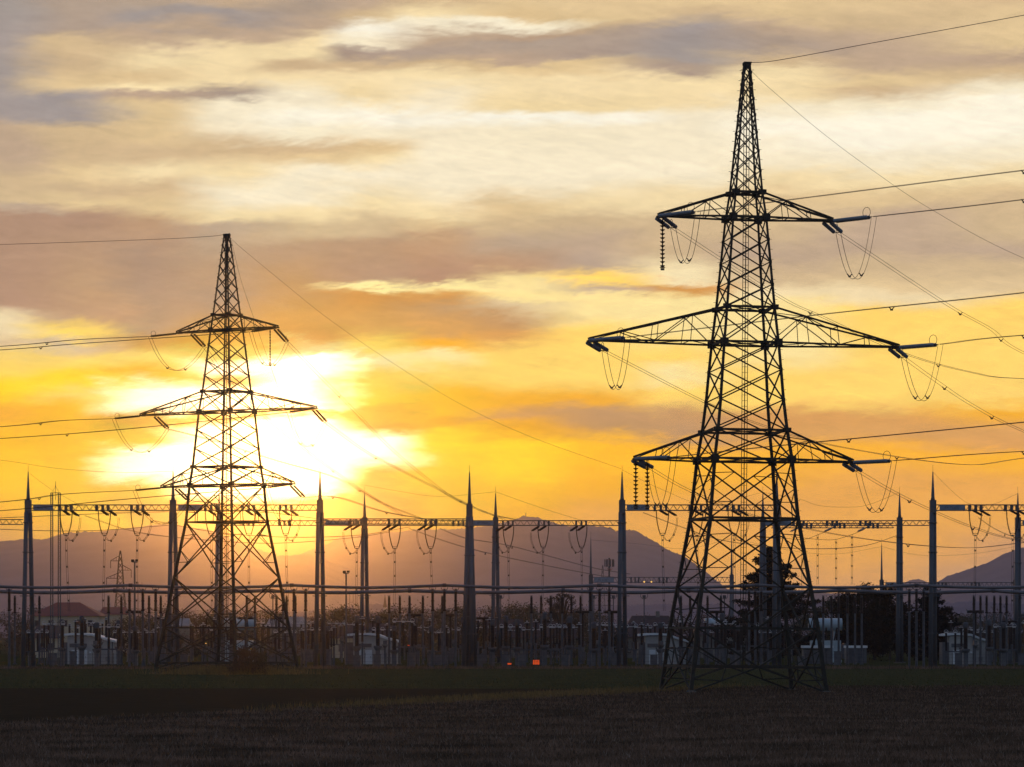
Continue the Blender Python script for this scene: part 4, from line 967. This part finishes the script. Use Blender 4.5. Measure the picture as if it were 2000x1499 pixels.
def conifer(h, w, seed, m, dens=9000):
    rr = random.Random(seed); t = thing('conifer_tree', 'x', 'tree'); b = MB()
    b.tube([(0,0,-.2),(0,0,h*.97)], [h*.022,h*.004], 7); C = []; S = []
    nb = 130
    for i in range(nb):
        f_ = (i/nb)**.85; z = h*(.06+.92*f_); prof = min(1.0, ((1-f_)*1.9)**.85)*(1 if f_ > .12 else .85)*(.96+.04*f_)
        L = w/2*prof*rr.uniform(.55,1.12)+.15; a = rr.uniform(0,6.28); d = Vector((math.cos(a),math.sin(a),0))
        tip = Vector((0,0,z))+d*L+Vector((0,0,-.18*L+rr.uniform(-.2,.35)+.1*L)); mid = Vector((0,0,z))+d*L*.55+Vector((0,0,-.22*L))
        b.tube([(0,0,z), mid, tip], [.05,.035,.015], 4)
        k = int(dens/nb*(.35+prof)); s = NR.uniform(.08,1,k)**.8
        P = np.outer((1-s)**2,[0,0,z])+np.outer(2*s*(1-s),list(mid))+np.outer(s**2,list(tip))
        wd = (.30+.16*L*(1-s))[:,None]
        P += NR.normal(size=(k,3))*wd*np.array([.8,.8,.42]); C.append(P); S.append(NR.uniform(.15,.33,k))
    b.build('trunk', M['bark'], t); quads('crown', np.concatenate(C), np.concatenate(S), m, t, .45); return t
def settle(t, u, Y, label, group=None, s=1.0, rz=0, z=0):
    t.location = (gx(u,Y), Y, z); t.scale = (s,s,s); t.rotation_euler = (0,0,rz); t['label'] = label
    if group: t['group'] = group
    return t
Y = 580; settle(conifer(zz(1066,Y), 17.5, 3, M['needle'], 36000), 1502, Y, 'tall dark spreading conifer behind the right legs of the near pylon')
Y = 575; settle(conifer(zz(1142,Y), 9.5, 9, M['needle'], 14000), 1818, Y, 'dark conifer behind the mast beside the pale hut')
for i,(u,Y,v,w,l,m) in enumerate(((1672,600,1150,9,'dark round leafy tree left of the slim far mast','leafd'),(1708,590,1148,8,'dark round leafy tree behind the slim far mast','leafd'),(1738,600,1152,7.5,'dark leafy tree just right of the slim far mast','leafd'),(1632,640,1178,8,'lower olive leafy tree right of the near pylon','leaf'),(1690,570,1200,9,'low dark bushy tree in front of the taller round trees','leafd'),(1752,620,1185,7,'low dark tree between the round trees and the conifer','leafd'))):
    settle(bushy(zz(v,Y), w, 40+i, M[m], 13000, trunk=.10), u, Y, l, 'dark trees on the right')
Y = 640; settle(bushy(zz(1158,Y), 5.5, 77, M['leafb'], 900, True, .35), 1098, Y, 'thin half bare tree in front of the lilac slope, centre right')
settle(bushy(zz(1166,660), 4.5, 78, M['leafb'], 800, True, .35), 1080, 660, 'small half bare tree beside the taller half bare one')
# band of trees behind the yard
protos = [bushy(10, 11, 100+i, M['leafb' if i % 2 else 'leaf'], 2600, trunk=.18) for i in range(5)]
used = [False]*5
band = []
spec = [(20,1196),(48,1192),(75,1203),(215,1212),(255,1206),(285,1196),(305,1192),(330,1196),(365,1198),(392,1205),(420,1192),(446,1194),(470,1197),(500,1193),(530,1197),(560,1204),(590,1208),(612,1205),(648,1194),(665,1188),(684,1190),(705,1194),(725,1203),(745,1206),(762,1196),(788,1184),(812,1192),(836,1190),(860,1194),(888,1188),(905,1190),(935,1191),(955,1196),(985,1186),(1008,1182),(1030,1190),(1055,1192),(1078,1186),(1112,1190),(1135,1195),(1165,1204),(1200,1208),(1232,1206),(1262,1205),(1290,1207),(1315,1210),(1355,1205),(1400,1208),(1440,1203),(1560,1200),(1590,1195),(1780,1212),(1850,1205),(1872,1207),(1895,1202),(1915,1196),(1935,1200),(1960,1206),(1990,1204),(2020,1200),(2060,1198)]
for i,(u,v) in enumerate(spec):
    k = i % 5; Y = 730+R.uniform(-30,60); o = protos[k] if not used[k] else copy_tree(protos[k]); used[k] = True
    h = zz(v,Y); settle(o, u, Y, 'x', 'leafy trees in the band behind the substation', h/10, R.uniform(0,6))
    o.scale = (h/10*R.uniform(.85,1.25),)*2+(h/10,); band.append((u, o, v))
marks = [(55,'near the leftmost tall mast'),(200,'behind the red roofed house'),(338,'near the second tall mast'),(520,'behind the sunlit pylon'),(660,'near the third tall mast'),(820,'left of the four legged mast'),(990,'right of the four legged mast'),(1140,'around the half bare tree'),(1290,'left of the near pylon base'),(1480,'behind the near pylon base'),(1640,'right of the near pylon'),(1850,'near the pale hut at right'),(2100,'at the right edge')]
grp = {}
for u,o,v in band: grp.setdefault(min(marks, key=lambda q: abs(q[0]-u))[1], []).append((u,o))
for k, L_ in grp.items():
    L_.sort(key=lambda q:q[0])
    for i,(u,o) in enumerate(L_): o['label'] = f'hazy brown tree in the far band {k}'+(f', {ordn(i,len(L_))}' if len(L_) > 1 else '')
# undergrowth behind the yard
bp = [bushy(3.6, 6, 200+i, M['leafb' if i else 'leafd'], 1500, trunk=.05) for i in range(3)]; ub = [0]*3
hed = []
for i in range(46):
    k = i % 3; o = bp[k] if not ub[k] else copy_tree(bp[k]); ub[k] = 1; u = -30+i*46+R.uniform(-12,12); Y = 645+R.uniform(-15,15)
    settle(o, u, Y, 'x', 'low brown bushes behind the equipment', R.uniform(.8,1.35), R.uniform(0,6)); o['category'] = 'bush'; o.name = 'low_bush'; hed.append((u,o))
grp = {}
for u,o in hed: grp.setdefault(min(marks, key=lambda q: abs(q[0]-u))[1], []).append((u,o))
for k, L_ in grp.items():
    L_.sort(key=lambda q:q[0])
    for i,(u,o) in enumerate(L_): o['label'] = f'low brown bush {k}'+(f', {ordn(i,len(L_))}' if len(L_) > 1 else '')
# bush and gold grass at the foot of the far pylon
t = bushy(2.6, 5.4, 300, M['leafb'], 5000, trunk=.02); settle(t, 484, 388, 'rounded brown bush at the foot of the sunlit pylon'); t['category'] = 'bush'; t.name = 'bush'
def ftpt(): u = R.gauss(450,60); y = gy(1317)+R.gauss(0,4); return (gx(u,y), y)
blades('tall_golden_grass', 5000, ftpt, .4, 1.3, .03, M['bladeg'], .5, 'tall golden grass around the foot of the sunlit pylon')

# ---------------------------------------------------------------- houses
def house(u0, u1, vw, vr, Y, label, wm, rm, hip=.25, wins=((.2,.5),(.5,.5),(.8,.5)), D=8, chim=False):
    x0,x1 = gx(u0,Y), gx(u1,Y); W = x1-x0; h = zz(vw,Y); r = zz(vr,Y)
    t = thing('house', label, 'house', ((x0+x1)/2, Y, 0), 0, 'houses behind the substation')
    s = MB(); s.box((0,0,h/2), W*.92, D, h); s.build('wall', M[wm], t)
    s = MB(); e = W/2; k = e-W*hip
    s.add([(-e,-D/2-.5,h-.1),(e,-D/2-.5,h-.1),(e,D/2+.5,h-.1),(-e,D/2+.5,h-.1),(-k,0,r),(k,0,r)], [(0,1,5,4),(1,2,5),(2,3,4,5),(3,0,4),(3,2,1,0)])
    rf = s.build('roof', M[rm], t)
    if chim: s = MB(); s.box((W*.12,0,r+.1), .7,.7,1.4); s.build('chimney', M['palewall'], rf)
    for fx, fz in wins:
        s = MB(); s.box((-W*.46+W*.92*fx, -D/2-.03, h*fz), 1.2,.06,1.4); wn = s.build('window', M['palewall'], t)
        q = MB(); q.box((-W*.46+W*.92*fx, -D/2-.08, h*fz), .9,.05,1.1); q.build('pane', M['dark'], wn)
    return t
house(62,205,1203,1177,740,'large house with red hipped roof and cream walls at far left','cream','redroof',.34,((.1,.8),(.3,.8),(.5,.8),(.7,.8),(.88,.8)),12)
house(196,252,1200,1186,790,'smaller house with reddish roof right of the large red roofed one','cream','redroof',.1,((.5,.6),),8)
house(66,122,1246,1222,640,'low dark roofed house with pale wall left of the first pale hut','cream','darkroof',.1,((.3,.55),(.7,.55)),7)
house(340,372,1222,1208,700,'small pale roofed house behind the tall mast left of the sunlit pylon','palewall','paleroof',.05,((.5,.5),),7)
house(520,600,1224,1205,700,'pale roofed house behind the right legs of the sunlit pylon','palewall','paleroof',.1,((.2,.5),(.8,.5)),7)
house(640,772,1246,1218,640,'wide dark roofed house behind the second pale hut','cream','darkroof',.12,((.2,.5),(.8,.5)),8)
house(940,1030,1246,1210,640,'dark roofed house with white walls right of the four legged mast','palewall','darkroof',.1,((.25,.6),(.55,.6),(.85,.6)),8)
house(1030,1128,1246,1214,650,'white walled house with dark windows below the half bare tree','palewall','darkroof',.1,((.1,.6),(.35,.6),(.6,.6),(.85,.6)),8)
house(1210,1330,1244,1203,640,'large dark roofed house with chimney behind the third pale hut','palewall','darkroof',.2,((.2,.6),(.7,.6)),9,True)
house(1352,1450,1240,1212,640,'white walled house seen through the near pylon base','palewall','darkroof',.12,((.2,.6),(.45,.6),(.75,.6)),8)

# ---------------------------------------------------------------- far towers
YT = 1150; t = thing('lattice_pylon', 'small distant pylon with uneven arms before the left hill', 'pylon', (gx(235,YT),YT,0), math.radians(15))
Hh = zz(1076,YT); s = MB(); lv = [(0,5.2),(Hh*.62,2.2),(Hh*.86,1.3),(Hh,.25)]
zs = [Hh*k/16 for k in range(17)]
for k in range(4):
    b = MB()
    for z0,z1 in zip(zs,zs[1:]): b.bar((SG[k][0]*interp(lv,z0)/2,SG[k][1]*interp(lv,z0)/2,z0),(SG[k][0]*interp(lv,z1)/2,SG[k][1]*interp(lv,z1)/2,z1), .16)
    b.build('leg', M['pylon'], t)
for z0,z1 in zip(zs,zs[1:]):
    for k in range(4):
        P = lambda k,z: (SG[k%4][0]*interp(lv,z)/2,SG[k%4][1]*interp(lv,z)/2,z)
        s.bar(P(k,z0),P(k+1,z1), .10); s.bar(P(k+1,z0),P(k,z1), .10)
s.build('diagonal_bracing', M['pylon'], t)
for zc, L, sx in ((zz(1096,YT),3.2,-1),(zz(1114,YT),3.6,1),(zz(1130,YT),4.6,-1)):
    w_ = interp(lv,zc)/2; a = MB()
    for sy in (-1,1): a.bar((sx*w_,sy*w_,zc),(sx*L,0,zc), .14); a.bar((sx*w_,sy*w_,zc+1.6),(sx*L,0,zc+.1), .12)
    for k in (.3,.6): a.bar((sx*(w_+(L-w_)*k),0,zc),(sx*(w_+(L-w_)*k),0,zc+1.6*(1-k)), .08)
    a.build('crossarm', M['pylon'], t); a = MB(); a.sheds((sx*L,0,zc),(sx*L,0,zc-2.4), .14,.08,.3,6); a.build('insulator_string', M['insul'], t)
YT = 1100; t = thing('antenna_tower', 'red and white antenna tower with a round cluster of panels', 'antenna tower', (gx(1190,YT),YT,0)); z = zz(1118,YT); zt = zz(1092,YT)
MB().tube([(0,0,0),(0,0,zt+.3)], [.5,.25], 10).build('pole', M['galv'], t)
s = MB(); s.ring((0,0,z+1.0), 1.0,.08); s.ring((0,0,z+2.2), 1.35,.08); s.ring((0,0,zt-.3), 1.4,.08)
for k in range(6): a = k*math.pi/3; s.bar((0,0,z),(1.35*math.cos(a),1.35*math.sin(a),z+1.6), .09); s.bar((0,0,zt-.5),(1.4*math.cos(a),1.4*math.sin(a),zt-.3), .07)
s.build('antenna_frame', M['red'], t)
for k in range(9): a = k*2*math.pi/9; s = MB(); s.box((1.45*math.cos(a),1.45*math.sin(a),zt-1.3), .42,.2,2.3, a+math.pi/2); s.build('antenna_panel', M['galv'], t)
s = MB(); s.tube([(0,0,zt),(0,0,zt+1.2)], .05, 5); s.build('spike', M['red'], t)
YT = 1250; t = thing('lattice_tower', 'slender distant lattice tower left of the antenna tower', 'tower', (gx(1177,YT),YT,0)); z = zz(1104,YT); s = MB()
for k in range(4): MB().bar((SG[k][0]*1.5,SG[k][1]*1.5,0),(SG[k][0]*.15,SG[k][1]*.15,z), .13).build('leg', M['galv'], t)
for i in range(16):
    a, b_ = 1.5-1.35*i/16, 1.5-1.35*(i+1)/16; z0,z1 = z*i/16, z*(i+1)/16
    for k in range(4): s.bar((SG[k][0]*a,SG[k][1]*a,z0),(SG[(k+1)%4][0]*b_,SG[(k+1)%4][1]*b_,z1), .08)
for zc,L in ((z*.62,3.2),(z*.5,3.6),(z*.40,3.2)): s.bar((-L,0,zc),(L,0,zc), .2)
s.build('lattice', M['galv'], t)
YT = 3000; t = thing('church', 'tiny hazy church spire on the horizon left of the four legged mast', 'church', (gx(752,YT),YT,0)); z = zz(1161,YT)
MB().box((0,0,13), 2.8,2.8,26).build('tower', M['white'], t); s = MB(); s.add([(-1.6,-1.6,26),(1.6,-1.6,26),(1.6,1.6,26),(-1.6,1.6,26),(0,0,z)], [(0,1,4),(1,2,4),(2,3,4),(3,0,4),(3,2,1,0)]); s.build('spire', M['darkroof'], t)
YT = 8400; t = thing('summit_mast', 'tiny mast on top of the central mountain', 'mast', at(1027,1010,YT)-Vector((0,0,1))); MB().bar((0,0,-4),(0,0,11), 1.6).build('pole', M['galv'], t); MB().box((-6,0,0), 10,6,5).build('hut', M['galv'], t)

# ---------------------------------------------------------------- render settings
sc.view_settings.view_transform = 'Standard'; sc.view_settings.look = 'None'; sc.view_settings.exposure = 0; sc.view_settings.gamma = 1
c = sc.cycles; c.max_bounces = 4; c.diffuse_bounces = 2; c.glossy_bounces = 2; c.volume_bounces = 0; c.transmission_bounces = 2
c.use_denoising = True
try: c.denoiser = 'OPENIMAGEDENOISE'
except Exception: pass
